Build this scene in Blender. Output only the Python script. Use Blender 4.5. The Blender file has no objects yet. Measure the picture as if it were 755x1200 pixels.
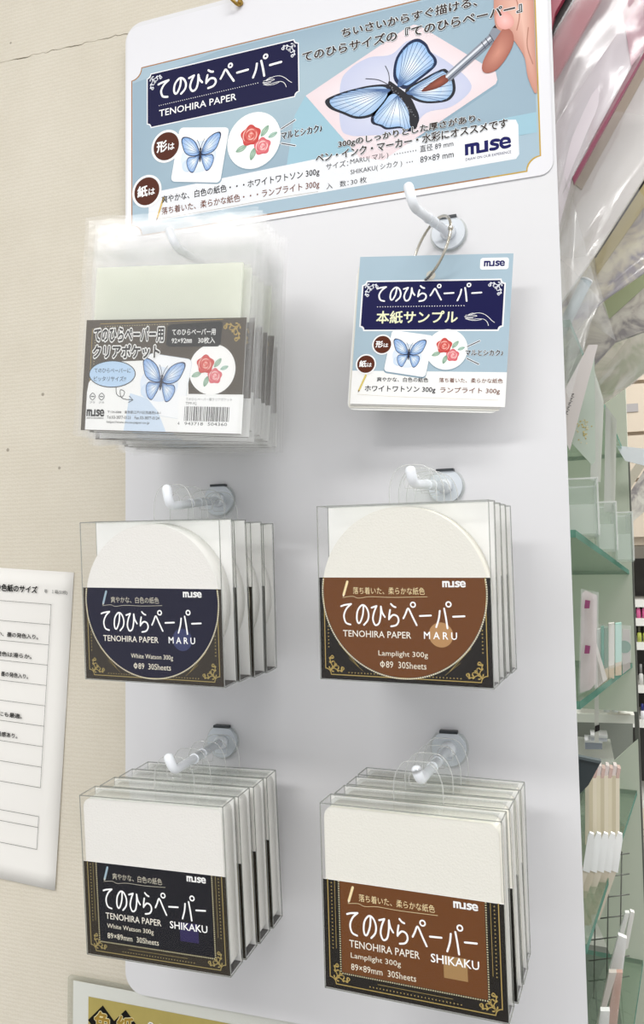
import bpy, bmesh, math, random
from mathutils import Matrix, Vector, noise
from mathutils.geometry import tessellate_polygon
random.seed(7)
S = bpy.context.scene
COL = S.collection
Z0 = 1.45                       # height of the lens above the floor
# ------------------------------------------------------------------ camera
def RM(yaw, pitch, roll):       # yaw left, pitch up, roll clockwise (radians)
    return Matrix.Rotation(yaw, 3, 'Z') @ Matrix.Rotation(pitch, 3, 'X') @ Matrix.Rotation(roll, 3, 'Y')
FPX = 900.0
CR = RM(0.31639, 0.06290, 0.01594)
CAM = Vector((0, -0.48, Z0))
cd = bpy.data.cameras.new('camera'); cam = bpy.data.objects.new('camera', cd); COL.objects.link(cam)
cd.sensor_fit = 'VERTICAL'; cd.sensor_height = 24.0; cd.lens = 24.0 * FPX / 1200.0; cd.clip_start = 0.01; cd.clip_end = 60
m3 = Matrix((CR.col[0], CR.col[2], -CR.col[1])).transposed()
cam.matrix_world = Matrix.Translation(CAM) @ m3.to_4x4()
S.camera = cam
# ------------------------------------------------------------------ light, world, exposure
S.view_settings.view_transform = 'Standard'; S.view_settings.look = 'None'
S.view_settings.exposure = 0.30; S.view_settings.gamma = 1.0; S.view_settings.use_curve_mapping = False
S.cycles.transparent_max_bounces = 64; S.cycles.max_bounces = 10
W = bpy.data.worlds.new('store_ambience'); S.world = W; W.use_nodes = True
W.node_tree.nodes['Background'].inputs[0].default_value = (0.985, 0.99, 1.0, 1)
W.node_tree.nodes['Background'].inputs[1].default_value = 0.72
def area(name, loc, sx, sy, power, target=None, col=(1, 0.985, 0.96)):
    l = bpy.data.lights.new(name, 'AREA'); l.shape = 'RECTANGLE'; l.size = sx; l.size_y = sy; l.energy = power; l.color = col
    o = bpy.data.objects.new(name, l); COL.objects.link(o); o.location = loc
    if target is not None: o.rotation_euler = (Vector(target) - Vector(loc)).to_track_quat('-Z', 'Y').to_euler()
    return o
LAMPS = (((-.90, -1.80, 2.62), 1.3, .40, 20), ((.55, -.95, 2.62), 1.3, .34, 9.5), ((.7, .9, 2.62), .3, 1.3, 22))
for loc_, sx_, sy_, w_ in LAMPS: area('ceiling_lamp_light', loc_, sx_, sy_, w_)

# ------------------------------------------------------------------ helpers
def srgb(h):
    if isinstance(h, str):
        h = h.lstrip('#'); h = tuple(int(h[i:i + 2], 16) / 255 for i in (0, 2, 4))
    return tuple(c / 12.92 if c <= .04045 else ((c + .055) / 1.055) ** 2.4 for c in h)
def at(px, py, Y=0.0):          # the world point on the plane y = Y seen at pixel px, py
    d = CR @ Vector(((px - 377.5) / FPX, 1, (600 - py) / FPX)); return CAM + d * ((Y - CAM.y) / d.y)
MATS = {}
def mat(name, color, rough=.5, metal=0.0, spec=.5, noise_amt=0, noise_scale=200, bump=0, bump_scale=400, emit=0):
    if name in MATS: return MATS[name]
    m = bpy.data.materials.new(name); m.use_nodes = True; nt = m.node_tree; b = nt.nodes['Principled BSDF']
    c = srgb(color); b.inputs['Base Color'].default_value = (*c, 1); b.inputs['Roughness'].default_value = rough
    b.inputs['Metallic'].default_value = metal; b.inputs['Specular IOR Level'].default_value = spec
    tc = nt.nodes.new('ShaderNodeTexCoord')
    if noise_amt:
        n = nt.nodes.new('ShaderNodeTexNoise'); n.inputs['Scale'].default_value = noise_scale; n.inputs['Detail'].default_value = 5
        nt.links.new(tc.outputs['Object'], n.inputs['Vector'])
        mx = nt.nodes.new('ShaderNodeMix'); mx.data_type = 'RGBA'
        mx.inputs['A'].default_value = (*[v * (1 - noise_amt) for v in c], 1); mx.inputs['B'].default_value = (*[min(1, v * (1 + noise_amt)) for v in c], 1)
        nt.links.new(n.outputs['Fac'], mx.inputs['Factor']); nt.links.new(mx.outputs['Result'], b.inputs['Base Color'])
    if bump:
        n = nt.nodes.new('ShaderNodeTexNoise'); n.inputs['Scale'].default_value = bump_scale; n.inputs['Detail'].default_value = 4
        nt.links.new(tc.outputs['Object'], n.inputs['Vector'])
        bp = nt.nodes.new('ShaderNodeBump'); bp.inputs['Strength'].default_value = bump; bp.inputs['Distance'].default_value = .0005
        nt.links.new(n.outputs['Fac'], bp.inputs['Height']); nt.links.new(bp.outputs['Normal'], b.inputs['Normal'])
    if emit:
        b.inputs['Emission Color'].default_value = (*c, 1); b.inputs['Emission Strength'].default_value = emit
    MATS[name] = m; return m
def clear(name, tint='#ffffff', base=.05, graze=.7, rough=.05, haze=0.0, hazecol='#ffffff', bump=0, bump_scale=60, power=3.0):
    """thin clear plastic: see-through, mirror-like towards grazing, a little milky"""
    if name in MATS: return MATS[name]
    m = bpy.data.materials.new(name); m.use_nodes = True; nt = m.node_tree; nt.nodes.clear()
    N = nt.nodes.new; L = nt.links.new
    out = N('ShaderNodeOutputMaterial'); tr = N('ShaderNodeBsdfTransparent'); gl = N('ShaderNodeBsdfGlossy'); mx = N('ShaderNodeMixShader')
    tr.inputs[0].default_value = (*srgb(tint), 1); gl.inputs['Roughness'].default_value = rough
    lw = N('ShaderNodeLayerWeight'); lw.inputs['Blend'].default_value = .5
    p = N('ShaderNodeMath'); p.operation = 'POWER'; p.inputs[1].default_value = power; L(lw.outputs['Facing'], p.inputs[0])
    a = N('ShaderNodeMath'); a.operation = 'MULTIPLY_ADD'; a.inputs[1].default_value = graze; a.inputs[2].default_value = base; a.use_clamp = True; L(p.outputs[0], a.inputs[0])
    L(a.outputs[0], mx.inputs[0]); L(tr.outputs[0], mx.inputs[1]); L(gl.outputs[0], mx.inputs[2]); last = mx
    if haze:
        df = N('ShaderNodeBsdfDiffuse'); df.inputs[0].default_value = (*srgb(hazecol), 1); tl = N('ShaderNodeBsdfTranslucent'); tl.inputs[0].default_value = (*srgb(hazecol), 1)
        m1 = N('ShaderNodeMixShader'); m1.inputs[0].default_value = .5; L(df.outputs[0], m1.inputs[1]); L(tl.outputs[0], m1.inputs[2])
        m2 = N('ShaderNodeMixShader'); m2.inputs[0].default_value = haze; L(mx.outputs[0], m2.inputs[1]); L(m1.outputs[0], m2.inputs[2]); last = m2
    if bump:
        tc = N('ShaderNodeTexCoord'); n = N('ShaderNodeTexNoise'); n.inputs['Scale'].default_value = bump_scale; n.inputs['Detail'].default_value = 3; L(tc.outputs['Object'], n.inputs['Vector'])
        bp = N('ShaderNodeBump'); bp.inputs['Strength'].default_value = bump; bp.inputs['Distance'].default_value = .002; L(n.outputs['Fac'], bp.inputs['Height'])
        L(bp.outputs['Normal'], gl.inputs['Normal'])
    L(last.outputs[0], out.inputs[0]); MATS[name] = m; return m
def add(name, me, parent=None, loc=None, rot=None, mats=None):
    if isinstance(me, bmesh.types.BMesh):
        bm = me; me = bpy.data.meshes.new(name); bm.to_mesh(me); bm.free()
    for k in (mats if isinstance(mats, (list, tuple)) else [mats]):
        if k is not None: me.materials.append(k)
    o = bpy.data.objects.new(name, me); COL.objects.link(o)
    if parent: o.parent = parent
    if loc is not None: o.location = loc
    if rot is not None: o.rotation_euler = rot
    return o
def tag(o, label=None, cat=None, group=None, kind=None):
    if label: o['label'] = label
    if cat: o['category'] = cat
    if group: o['group'] = group
    if kind: o['kind'] = kind
    return o
def thing(name, label, cat, loc, rot=None, group=None):
    o = bpy.data.objects.new(name, None); COL.objects.link(o); o.location = loc; o.empty_display_size = .01
    if rot is not None: o.rotation_euler = rot
    return tag(o, label, cat, group)
def copy_tree(o, parent=None, **kw):
    c = o.copy(); COL.objects.link(c)
    if parent: c.parent = parent
    for ch in list(KIDS(o)): copy_tree(ch, c)
    return c
def KIDS(o): return [x for x in COL.objects if x.parent == o]
def box(bm, x0, x1, y0, y1, z0, z1, mi=0):
    v = [bm.verts.new((x, y, z)) for x in (x0, x1) for y in (y0, y1) for z in (z0, z1)]
    for f in ((0, 1, 3, 2), (4, 6, 7, 5), (0, 4, 5, 1), (2, 3, 7, 6), (0, 2, 6, 4), (1, 5, 7, 3)):
        q = bm.faces.new([v[i] for i in f]); q.material_index = mi
    return v
def bx(*a):
    bm = bmesh.new(); box(bm, *a); return bm
def prism(bm, pts, y0, y1, mi=0):        # closed outline in xz, extruded along y
    n = len(pts); a = [bm.verts.new((p[0], y0, p[1])) for p in pts]; b = [bm.verts.new((p[0], y1, p[1])) for p in pts]
    f = [bm.faces.new(a), bm.faces.new(b[::-1])]
    for i in range(n): f.append(bm.faces.new((a[i], b[i], b[(i + 1) % n], a[(i + 1) % n])))
    for q in f: q.material_index = mi
    bmesh.ops.recalc_face_normals(bm, faces=f)
    return f
def rrect(x0, x1, z0, z1, r, n=6, only=(1, 1, 1, 1)):
    out = []
    for k, (cx, cz, a0) in enumerate(((x1 - r, z1 - r, 0), (x0 + r, z1 - r, 90), (x0 + r, z0 + r, 180), (x1 - r, z0 + r, 270))):
        if only[k]:
            for i in range(n + 1):
                t = math.radians(a0 + 90 * i / n); out.append((cx + r * math.cos(t), cz + r * math.sin(t)))
        else: out.append(((x1, z1), (x0, z1), (x0, z0), (x1, z0))[k])
    return out
def notch(x0, x1, z0, z1, r, n=6):       # rectangle with concave corners
    out = []
    for cx, cz, a0, a1 in ((x1, z1, 270, 180), (x0, z1, 0, -90), (x0, z0, 90, 0), (x1, z0, 180, 90)):
        for i in range(n + 1):
            t = math.radians(a0 + (a1 - a0) * i / n); out.append((cx + r * math.cos(t), cz + r * math.sin(t)))
    return out
def tube(bm, pts, radii, n=14, smooth=True, mi=0, closed=False):
    pts = [Vector(p) for p in pts]; rings = []
    if not isinstance(radii, (list, tuple)): radii = [radii] * len(pts)
    up = None
    for i, p in enumerate(pts):
        if closed: t = pts[(i + 1) % len(pts)] - pts[i - 1]
        else: t = pts[min(i + 1, len(pts) - 1)] - pts[max(i - 1, 0)]
        t.normalize()
        if up is None: up = Vector((1, 0, 0)) if abs(t.x) < .8 else Vector((0, 0, 1))
        u = (up - t * up.dot(t)).normalized(); v = t.cross(u); up = u
        rings.append([bm.verts.new(p + (u * math.cos(2 * math.pi * k / n) + v * math.sin(2 * math.pi * k / n)) * radii[i]) for k in range(n)])
    m = len(rings)
    for i in range(m if closed else m - 1):
        a, b = rings[i], rings[(i + 1) % m]
        for k in range(n):
            f = bm.faces.new((a[k], a[(k + 1) % n], b[(k + 1) % n], b[k])); f.smooth = smooth; f.material_index = mi
    if not closed:
        for r_ in (rings[0][::-1], rings[-1]): bm.faces.new(r_).material_index = mi
def fillet(pts, r, n=5):
    pts = [Vector(p) for p in pts]; out = [pts[0]]
    for i in range(1, len(pts) - 1):
        a, b, c = pts[i - 1], pts[i], pts[i + 1]
        p = b + (a - b).normalized() * r; q = b + (c - b).normalized() * r
        for k in range(n + 1):
            t = k / n; out.append(p * (1 - t) ** 2 + b * 2 * t * (1 - t) + q * t * t)
    return out + [pts[-1]]

# ------------------------------------------------------------------ printed artwork (flat ink on real cards)
def ink_material(name, rough):
    m = bpy.data.materials.new(name); m.use_nodes = True; nt = m.node_tree; b = nt.nodes['Principled BSDF']
    a = nt.nodes.new('ShaderNodeVertexColor'); a.layer_name = 'ink'; n = nt.nodes.new('ShaderNodeTexNoise'); n.inputs['Scale'].default_value = 350
    tc = nt.nodes.new('ShaderNodeTexCoord'); nt.links.new(tc.outputs['Object'], n.inputs['Vector'])
    bp = nt.nodes.new('ShaderNodeBump'); bp.inputs['Strength'].default_value = .05; bp.inputs['Distance'].default_value = .0002
    nt.links.new(n.outputs['Fac'], bp.inputs['Height']); nt.links.new(bp.outputs['Normal'], b.inputs['Normal'])
    nt.links.new(a.outputs['Color'], b.inputs['Base Color']); b.inputs['Roughness'].default_value = rough; b.inputs['Specular IOR Level'].default_value = .12
    return m
INK = ink_material('printing_ink', .42)
TXT = {}
def glyphs(s):
    k = s
    if k not in TXT:
        c = bpy.data.curves.new('t', 'FONT'); c.body = s; c.resolution_u = 2 if len(s) > 2 else 3
        o = bpy.data.objects.new('t', c); me = o.to_mesh()
        TXT[k] = ([(v.co.x, v.co.y) for v in me.vertices], [tuple(p.vertices) for p in me.polygons])
        o.to_mesh_clear(); bpy.data.objects.remove(o); bpy.data.curves.remove(c)
    return TXT[k]
def catmull(pts, n=6, closed=False):
    P = [Vector((p[0], p[1])) for p in pts]; out = []
    m = len(P)
    for i in range(m if closed else m - 1):
        if closed: a, b, c, d = P[i - 1], P[i], P[(i + 1) % m], P[(i + 2) % m]
        else: a, b, c, d = P[max(i - 1, 0)], P[i], P[i + 1], P[min(i + 2, m - 1)]
        for k in range(n):
            t = k / n; out.append(.5 * ((2 * b) + (c - a) * t + (2 * a - 5 * b + 4 * c - d) * t * t + (3 * b - a - 3 * c + d) * t ** 3))
    if not closed: out.append(P[-1])
    return [(p.x, p.y) for p in out]
class Art:
    """2-D drawing in millimetres, x right and y up; lvl raises a colour over the ones under it"""
    def __init__(s): s.v = []; s.f = []; s.c = []; s.st = [Matrix.Identity(3)]; s.n = 0
    def push(s, tx, ty, sc=1.0, rot=0.0, sy=None):
        r = math.radians(rot); sy = sc if sy is None else sy
        M = Matrix(((sc * math.cos(r), -sy * math.sin(r), tx), (sc * math.sin(r), sy * math.cos(r), ty), (0, 0, 1)))
        s.st.append(s.st[-1] @ M)
    def pop(s): s.st.pop()
    def T(s, p, lvl):
        q = s.st[-1] @ Vector((p[0], p[1], 1)); return (q.x / 1000, -(.04 + (lvl + (s.n % 9) * .07) * .034) / 1000, q.y / 1000)
    def tris(s, pts, faces, col, lvl):
        s.n += 1; b = len(s.v); s.v += [s.T(p, lvl) for p in pts]
        for f in faces: s.f.append(tuple(b + i for i in f)); s.c.append([col] * len(f) if not isinstance(col, list) else [col[i] for i in f])
    def poly(s, pts, col, lvl=0):
        c = srgb(col); t = tessellate_polygon([[Vector((p[0], p[1], 0)) for p in pts]]); s.tris(pts, t, c, lvl)
    def fan(s, pts, ctr, cin, cout, lvl=0):
        n = len(pts); a, b = srgb(cin), srgb(cout); s.tris([ctr] + list(pts), [(0, i + 1, (i + 1) % n + 1) for i in range(n)], [a] + [b] * n, lvl)
    def rect(s, x0, y0, x1, y1, col, lvl=0): s.poly([(x0, y0), (x1, y0), (x1, y1), (x0, y1)], col, lvl)
    def grad(s, x0, y0, x1, y1, cb, ct, lvl=0):
        s.tris([(x0, y0), (x1, y0), (x1, y1), (x0, y1)], [(0, 1, 2, 3)], [srgb(cb), srgb(cb), srgb(ct), srgb(ct)], lvl)
    def disc(s, x, y, r, col, lvl=0, ry=None, n=40, cin=None):
        p = [(x + r * math.cos(2 * math.pi * i / n), y + (ry or r) * math.sin(2 * math.pi * i / n)) for i in range(n)]
        if cin: s.fan(p, (x, y), cin, col, lvl)
        else: s.poly(p, col, lvl)
    def stroke(s, pts, w, col, lvl=0, closed=False, taper=False, w1=None):
        n = len(pts); P = [Vector((p[0], p[1])) for p in pts]; vs = []
        for i in range(n):
            t = (P[(i + 1) % n] - P[i - 1]) if closed else (P[min(i + 1, n - 1)] - P[max(i - 1, 0)])
            if t.length < 1e-9: t = Vector((1, 0))
            t.normalize(); k = Vector((-t.y, t.x)); u = i / max(1, n - 1)
            h = w / 2 if w1 is None else (w * (1 - u) + w1 * u) / 2
            if taper: h *= max(.15, math.sin(math.pi * u) ** .6)
            vs += [tuple(P[i] + k * h), tuple(P[i] - k * h)]
        fs = [(2 * i, 2 * i + 1, (2 * i + 3) % (2 * n), (2 * i + 2) % (2 * n)) for i in range(n if closed else n - 1)]
        s.tris(vs, fs, srgb(col), lvl)
        if not closed and not taper and w > .25:
            for e in (P[0], P[-1]): s.disc(e.x, e.y, w / 2 if w1 is None or e is P[0] else w1 / 2, col, lvl, n=8)
    def spline(s, pts, w, col, lvl=0, n=6, **k): s.stroke(catmull(pts, n, k.get('closed', False)), w, col, lvl, **k)
    def dots(s, x0, y0, x1, y1, n, r, col, lvl=0):
        for i in range(n):
            t = i / (n - 1); x, y = x0 + (x1 - x0) * t, y0 + (y1 - y0) * t
            s.poly([(x - r, y), (x, y - r), (x + r, y), (x, y + r)], col, lvl)
    def text(s, t, x0, y0, x1, y1, col, lvl=2, bold=0.0, halo=None, hw=.03):
        """string fitted into the box x0..x1, y0..y1"""
        ps, fs = glyphs(t)
        if not ps: return
        ax, bx_ = min(p[0] for p in ps), max(p[0] for p in ps); ay, by = min(p[1] for p in ps), max(p[1] for p in ps)
        kx = (x1 - x0) / (bx_ - ax); ky = (y1 - y0) / max(1e-6, by - ay)
        def lay(dx, dy, c, l): s.tris([(x0 + (p[0] - ax + dx) * kx, y0 + (p[1] - ay + dy) * ky) for p in ps], fs, c, l)
        if halo:
            for k in range(10): lay((bold + hw) * math.cos(k * .6283), (bold + hw) * math.sin(k * .6283), srgb(halo), lvl - 1)
        if bold:
            for k in range(4 if bold < .02 else 6): q = k * 6.2832 / (4 if bold < .02 else 6) + .4; lay(bold * math.cos(q), bold * math.sin(q), srgb(col), lvl)
        lay(0, 0, srgb(col), lvl)
    def mesh(s, name):
        me = bpy.data.meshes.new(name); me.from_pydata(s.v, [], s.f)
        ca = me.color_attributes.new('ink', 'FLOAT_COLOR', 'CORNER'); flat = []
        for c in s.c:
            for q in c: flat += [q[0], q[1], q[2], 1.0]
        ca.data.foreach_set('color', flat); me.materials.append(INK); me.update(); return me
KANA = {  # hand-drawn brush letters of the product title, one em high
 'te': [[(0, .86), (.2, .92), (.56, .97)], [(.56, .97), (.3, .76), (.15, .45), (.24, .14), (.5, .05)]],
 'no': [[(.4, .9), (.35, .5), (.2, .17), (.08, .14), (.02, .35), (.08, .68), (.3, .92), (.52, .86), (.66, .58), (.62, .28), (.4, .05)]],
 'hi': [[(0, .82), (.27, .9)], [(.27, .9), (.12, .6), (.06, .3), (.18, .06), (.38, .15), (.48, .5), (.5, .88)], [(.5, .88), (.56, .62), (.7, .42)]],
 'ra': [[(.2, 1.0), (.32, .9), (.44, .86)], [(.15, .74), (.1, .52), (.08, .32)], [(.08, .34), (.3, .52), (.52, .46), (.58, .26), (.45, .08), (.18, .02)]],
 'pe': [[(0, .38), (.12, .58), (.22, .78), (.3, .78), (.48, .45), (.68, .1)], 'o', (.56, .96)],
 'bar': [[(.02, .5), (.58, .53)]],
 'pa': [[(.2, .74), (.14, .4), (0, .04)], [(.42, .84), (.5, .42), (.56, .0)], 'o', (.7, 1.0)]}
def title(a, x0, x1, y0, y1, col, lvl=3, w=.078, halo=None):
    seq = ['te', 'no', 'hi', 'ra', 'pe', 'bar', 'pa', 'bar']; p = (x1 - x0) / 7.8; h = y1 - y0
    for i, k in enumerate(seq):
        X = x0 + i * p * 1.0; circ = False
        for st in KANA[k]:
            if st == 'o': circ = True; continue
            if circ:
                for ww, cc, ll in (((w * h * 2.2, halo, lvl - 1),) if halo else ()) + ((w * h * .8, col, lvl),):
                    n = 18; a.stroke([(X + st[0] * p * 1.1 + .105 * h * math.cos(6.2832 * j / n), y0 + (st[1] + .02) * h + .105 * h * math.sin(6.2832 * j / n)) for j in range(n)], ww, cc, ll, closed=True)
                continue
            pts = [(X + q[0] * p * 1.2, y0 + q[1] * h) for q in st]
            if halo: a.spline(pts, w * h * 2.3, halo, lvl - 1)
            a.spline(pts, w * h, col, lvl)
def filigree(a, x, y, s, rot, col, lvl=2):
    a.push(x, y, s, rot)
    for f in (0, 1):
        k = (lambda p: (p[1], p[0])) if f else (lambda p: p)
        a.spline([k(p) for p in ((.05, .05), (.3, .2), (.55, .1), (.8, .06), (.98, .2), (.86, .3), (.78, .2))], .055, col, lvl)
        a.spline([k(p) for p in ((.2, .15), (.4, .34), (.6, .34), (.64, .2))], .045, col, lvl)
        for lx, ly, r_ in ((.28, .22, 70), (.5, .1, -40), (.55, .14, 50), (.72, .06, -20), (.78, .1, 60), (.42, .36, 80), (.15, .02, -10)):
            p0 = k((lx, ly)); q_ = 90 - r_ if f else r_; a.push(p0[0], p0[1], 1, q_); a.disc(.08, 0, .09, col, lvl, ry=.045, n=8); a.pop()
    a.disc(.1, .1, .08, col, lvl, n=8); a.pop()
def hand_line(a, x, y, s, col, lvl=2, w=.035):
    a.push(x, y, s, -4, s * .8)
    for pts in ([(.02, .16), (.2, .2), (.33, .27), (.5, .3), (.66, .26), (.82, .14), (.95, .0), (1.05, -.08)], [(.0, .1), (.2, .1), (.36, .13), (.42, .17), (.3, .19), (.12, .16)], [(.03, .02), (.25, 0), (.5, .04), (.68, .03), (.8, -.08), (.86, -.24)],
                [(.0, .1), (.12, .05), (.3, .07)], [(.03, .02), (.2, -.04), (.42, -.04), (.6, .02)], [(.13, .2), (.25, .27), (.36, .26)]): a.spline(pts, w * .62, col, lvl)
    a.pop()
WU = [(.04, .1), (.12, .35), (.3, .66), (.6, .88), (.92, .95), (1.02, .8), (.95, .5), (.82, .2), (.6, .02), (.3, -.06), (.06, -.02)]
WL = [(.05, -.02), (.3, -.07), (.58, -.05), (.7, -.22), (.66, -.5), (.52, -.74), (.34, -.82), (.2, -.6), (.08, -.3)]
def shrink(pts, c, k): return [(c[0] + (p[0] - c[0]) * k, c[1] + (p[1] - c[1]) * k) for p in pts]
def wing(a, pts, root, lvl, dark='#2b3350', mid='#86aee2', pale='#eef5fb', vein='#55719f', nv=5, rim=.9):
    pts = catmull(pts, 4, True); c = (sum(p[0] for p in pts) / len(pts), sum(p[1] for p in pts) / len(pts))
    a.poly(pts, dark, lvl); a.fan(shrink(pts, c, rim), c, pale, mid, lvl + 1); a.fan(shrink(pts, (c[0] * .7 + root[0] * .3, c[1] * .7 + root[1] * .3), .55), (c[0] * .8 + root[0] * .2, c[1] * .8 + root[1] * .2), '#fafcff', '#bcd5ef', lvl + 2)
    n = len(pts); size = max(abs(p[0] - root[0]) + abs(p[1] - root[1]) for p in pts)
    far = sorted(range(n), key=lambda i: -((pts[i][0] - root[0]) ** 2 + (pts[i][1] - root[1]) ** 2))[:n // 2]; far.sort()
    for i in far[::max(1, len(far) // nv)]:
        q = (root[0] + (pts[i][0] - root[0]) * .93, root[1] + (pts[i][1] - root[1]) * .93)
        a.stroke([root, ((root[0] + q[0]) / 2 + size * .01, (root[1] + q[1]) / 2), q], size * .008, vein, lvl + 3)
def butterfly(a, x, y, s, rot, lvl=2):
    a.push(x, y, s, rot)
    a.disc(-.1, -.1, .9, '#dfe9f6', lvl - 1, ry=.75, cin='#f3f7fc'); a.disc(-.62, -.45, .3, '#cfe0f4', lvl - .4, cin='#e2ecf8')
    for sg in (1, -1):
        wing(a, [(p[0] * sg, p[1]) for p in WL], (.04 * sg, -.05), lvl, '#3a3f60'); wing(a, [(p[0] * sg, p[1]) for p in WU], (.04 * sg, .05), lvl)
        a.spline([(0, .2), (.08 * sg, .5), (.2 * sg, .72)], .02, '#333848', lvl + 4)
    a.disc(0, -.05, .055, '#2c2c38', lvl + 4, ry=.32, n=14); a.disc(0, .25, .06, '#3c3c48', lvl + 4, n=10); a.pop()
def rose(a, x, y, s, c1, c2, c3, lvl=2):
    a.push(x, y, s); n = 40
    a.fan([((1 + .1 * math.sin(5 * t)) * math.cos(t), (1 + .1 * math.sin(5 * t)) * math.sin(t)) for t in [6.2832 * i / n for i in range(n)]], (.1, .1), c2, c1, lvl)
    for k, r in enumerate((.82, .6, .4, .22)):
        for j in range(3):
            t0 = j * 2.1 + k * .9; a.spline([(r * math.cos(t0 + i * .42) + .03, r * math.sin(t0 + i * .42)) for i in range(5)], .1, c3 if (j + k) % 2 else c1, lvl + 1, n=4, taper=True)
    a.pop()
def leaf(a, x, y, s, rot, lvl=2, c='#8fb09a'):
    a.push(x, y, s, rot); a.fan(catmull([(0, 0), (.35, .22), (.75, .18), (1, 0), (.7, -.2), (.3, -.2)], 3, True), (.5, 0), '#c3d8c8', c, lvl); a.stroke([(0, 0), (1, 0)], .04, '#6f9580', lvl + 1); a.pop()
def roses(a, x, y, r, lvl=2):
    a.push(x, y, r)
    leaf(a, .25, .1, .5, 50, lvl); leaf(a, .55, .0, .4, 20, lvl, '#9cc0b4'); leaf(a, -.35, -.15, .5, 200, lvl); leaf(a, -.02, -.3, .5, 250, lvl, '#7fa38a')
    rose(a, -.18, .22, .4, '#c8413f', '#e98a80', '#f4c7bd', lvl + 1); rose(a, .3, -.3, .33, '#d9616c', '#f3aeb0', '#f8dcd8', lvl + 1); a.pop()
def muse(a, x0, y0, x1, y1, col, lvl=3):
    """the maker's heavy joined lower-case wordmark"""
    a.push(x0, y0, (x1 - x0) / 4.05, 0, (y1 - y0) / 1.0)
    def q(*p): a.poly(p, col, lvl)
    q((0, 0), (.3, 0), (.3, .98), (0, .98)); q((.2, .68), (1.3, .68), (1.24, .9), (1.05, .98), (.2, .98)); q((.5, 0), (.8, 0), (.8, .8), (.5, .8)); q((1.0, 0), (1.3, 0), (1.3, .8), (1.0, .8))
    q((1.0, 0), (2.02, 0), (2.02, .25), (1.0, .25)); q((1.72, 0), (2.06, 0), (2.06, .98), (1.72, .98))
    a.spline([(2.98, .8), (2.7, .86), (2.42, .82), (2.36, .64), (2.6, .52), (2.84, .42), (2.84, .22), (2.6, .13), (2.26, .16)], .27, col, lvl)
    a.spline([(3.9, .18), (3.65, .12), (3.35, .16), (3.16, .42), (3.24, .75), (3.5, .87), (3.82, .76), (3.9, .5)], .27, col, lvl); q((3.14, .4), (4.03, .4), (4.03, .58), (3.14, .58))
    a.pop()
def pencil(a, x0, y0, x1, y1, w, c1, c2, lvl=2):
    a.stroke([(x0, y0), (x1, y1)], w, c1, lvl); a.stroke([(x1, y1), (x1 + (x1 - x0) * .12, y1 + (y1 - y0) * .12)], w * .8, c2, lvl, w1=w * .2)

# ------------------------------------------------------------------ materials
M_board = mat('white_display_board', '#dedee1', .42, bump=.08, bump_scale=60)
M_white = mat('white_plastic', '#eef2f8', .3)
M_grey = mat('hook_base_plastic', '#d5dbe2', .35)
M_dark = mat('dark_clip_plastic', '#2a3036', .4)
M_card = mat('white_card', '#f1f1ef', .55)
M_paper = mat('watercolour_paper', '#e9e7e3', .85, bump=.5, bump_scale=900)
M_papery = mat('cream_watercolour_paper', '#e6e4dc', .85, bump=.5, bump_scale=900)
M_metal = mat('nickel_ring', '#c9c4b8', .22, metal=1)
M_brass = mat('brass_hook', '#a98a48', .3, metal=1)
M_gold = mat('gold_card', '#b8a860', .38, metal=.35, noise_amt=.12, noise_scale=90)
M_shell = clear('clear_box_plastic', '#fefefe', .022, .38, .04, haze=.012, bump=.25, bump_scale=25)
M_crease = clear('creased_plastic_edge', '#d3d5d2', .2, .4, .12, haze=.25, hazecol='#d9dcd8')
M_tab = clear('clear_hang_tab', '#fbfcfb', .03, .4, .05, haze=.03)
M_tabrim = clear('hang_tab_rim', '#f0f2f0', .2, .4, .1, haze=.4)
M_film = clear('clear_pocket_film', '#ffffff', .085, .6, .22, haze=.085, hazecol='#ffffff', bump=.5, bump_scale=38)
M_sleeve = clear('stacked_clear_sleeves', '#ffffff', .05, .3, .2, haze=.88, hazecol='#fdfff6')
M_wrap = clear('crinkled_cellophane', '#fefefe', .15, .6, .2, haze=.12, bump=.5, bump_scale=12, power=2)
M_lam = clear('laminating_film', '#f2f3f0', .05, .5, .12, haze=.08)
M_glass = clear('green_tinted_glass', '#eaf3ec', .05, .5, .03, haze=.03, hazecol='#9fb8a6')
M_glassedge = clear('glass_edge', '#6fa596', .1, .4, .15, haze=.62, hazecol='#7fb3a4')
M_acrylic = clear('clear_acrylic', '#f8fbf9', .06, .5, .04, haze=.05)
M_green = mat('sage_green_panel', '#c9cfc0', .5, noise_amt=.05, noise_scale=6)
M_post = mat('dark_metal_post', '#6a6c66', .35, metal=.6)

# paper stack side: sheets as fine lines
def sheets_material(name, c1, c2):
    m = bpy.data.materials.new(name); m.use_nodes = True; nt = m.node_tree; b = nt.nodes['Principled BSDF']
    tc = nt.nodes.new('ShaderNodeTexCoord'); w = nt.nodes.new('ShaderNodeTexWave'); w.bands_direction = 'Y'; w.inputs['Scale'].default_value = 700; w.inputs['Distortion'].default_value = 1.2
    nt.links.new(tc.outputs['Object'], w.inputs['Vector']); mx = nt.nodes.new('ShaderNodeMix'); mx.data_type = 'RGBA'
    mx.inputs['A'].default_value = (*srgb(c1), 1); mx.inputs['B'].default_value = (*srgb(c2), 1); nt.links.new(w.outputs['Fac'], mx.inputs['Factor']); nt.links.new(mx.outputs['Result'], b.inputs['Base Color'])
    b.inputs['Roughness'].default_value = .8; return m
M_sheets = sheets_material('paper_stack_edges', '#fbfbf8', '#e6e5df')
M_sheetsy = sheets_material('cream_paper_stack_edges', '#f8f6ee', '#e4e0d2')

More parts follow.
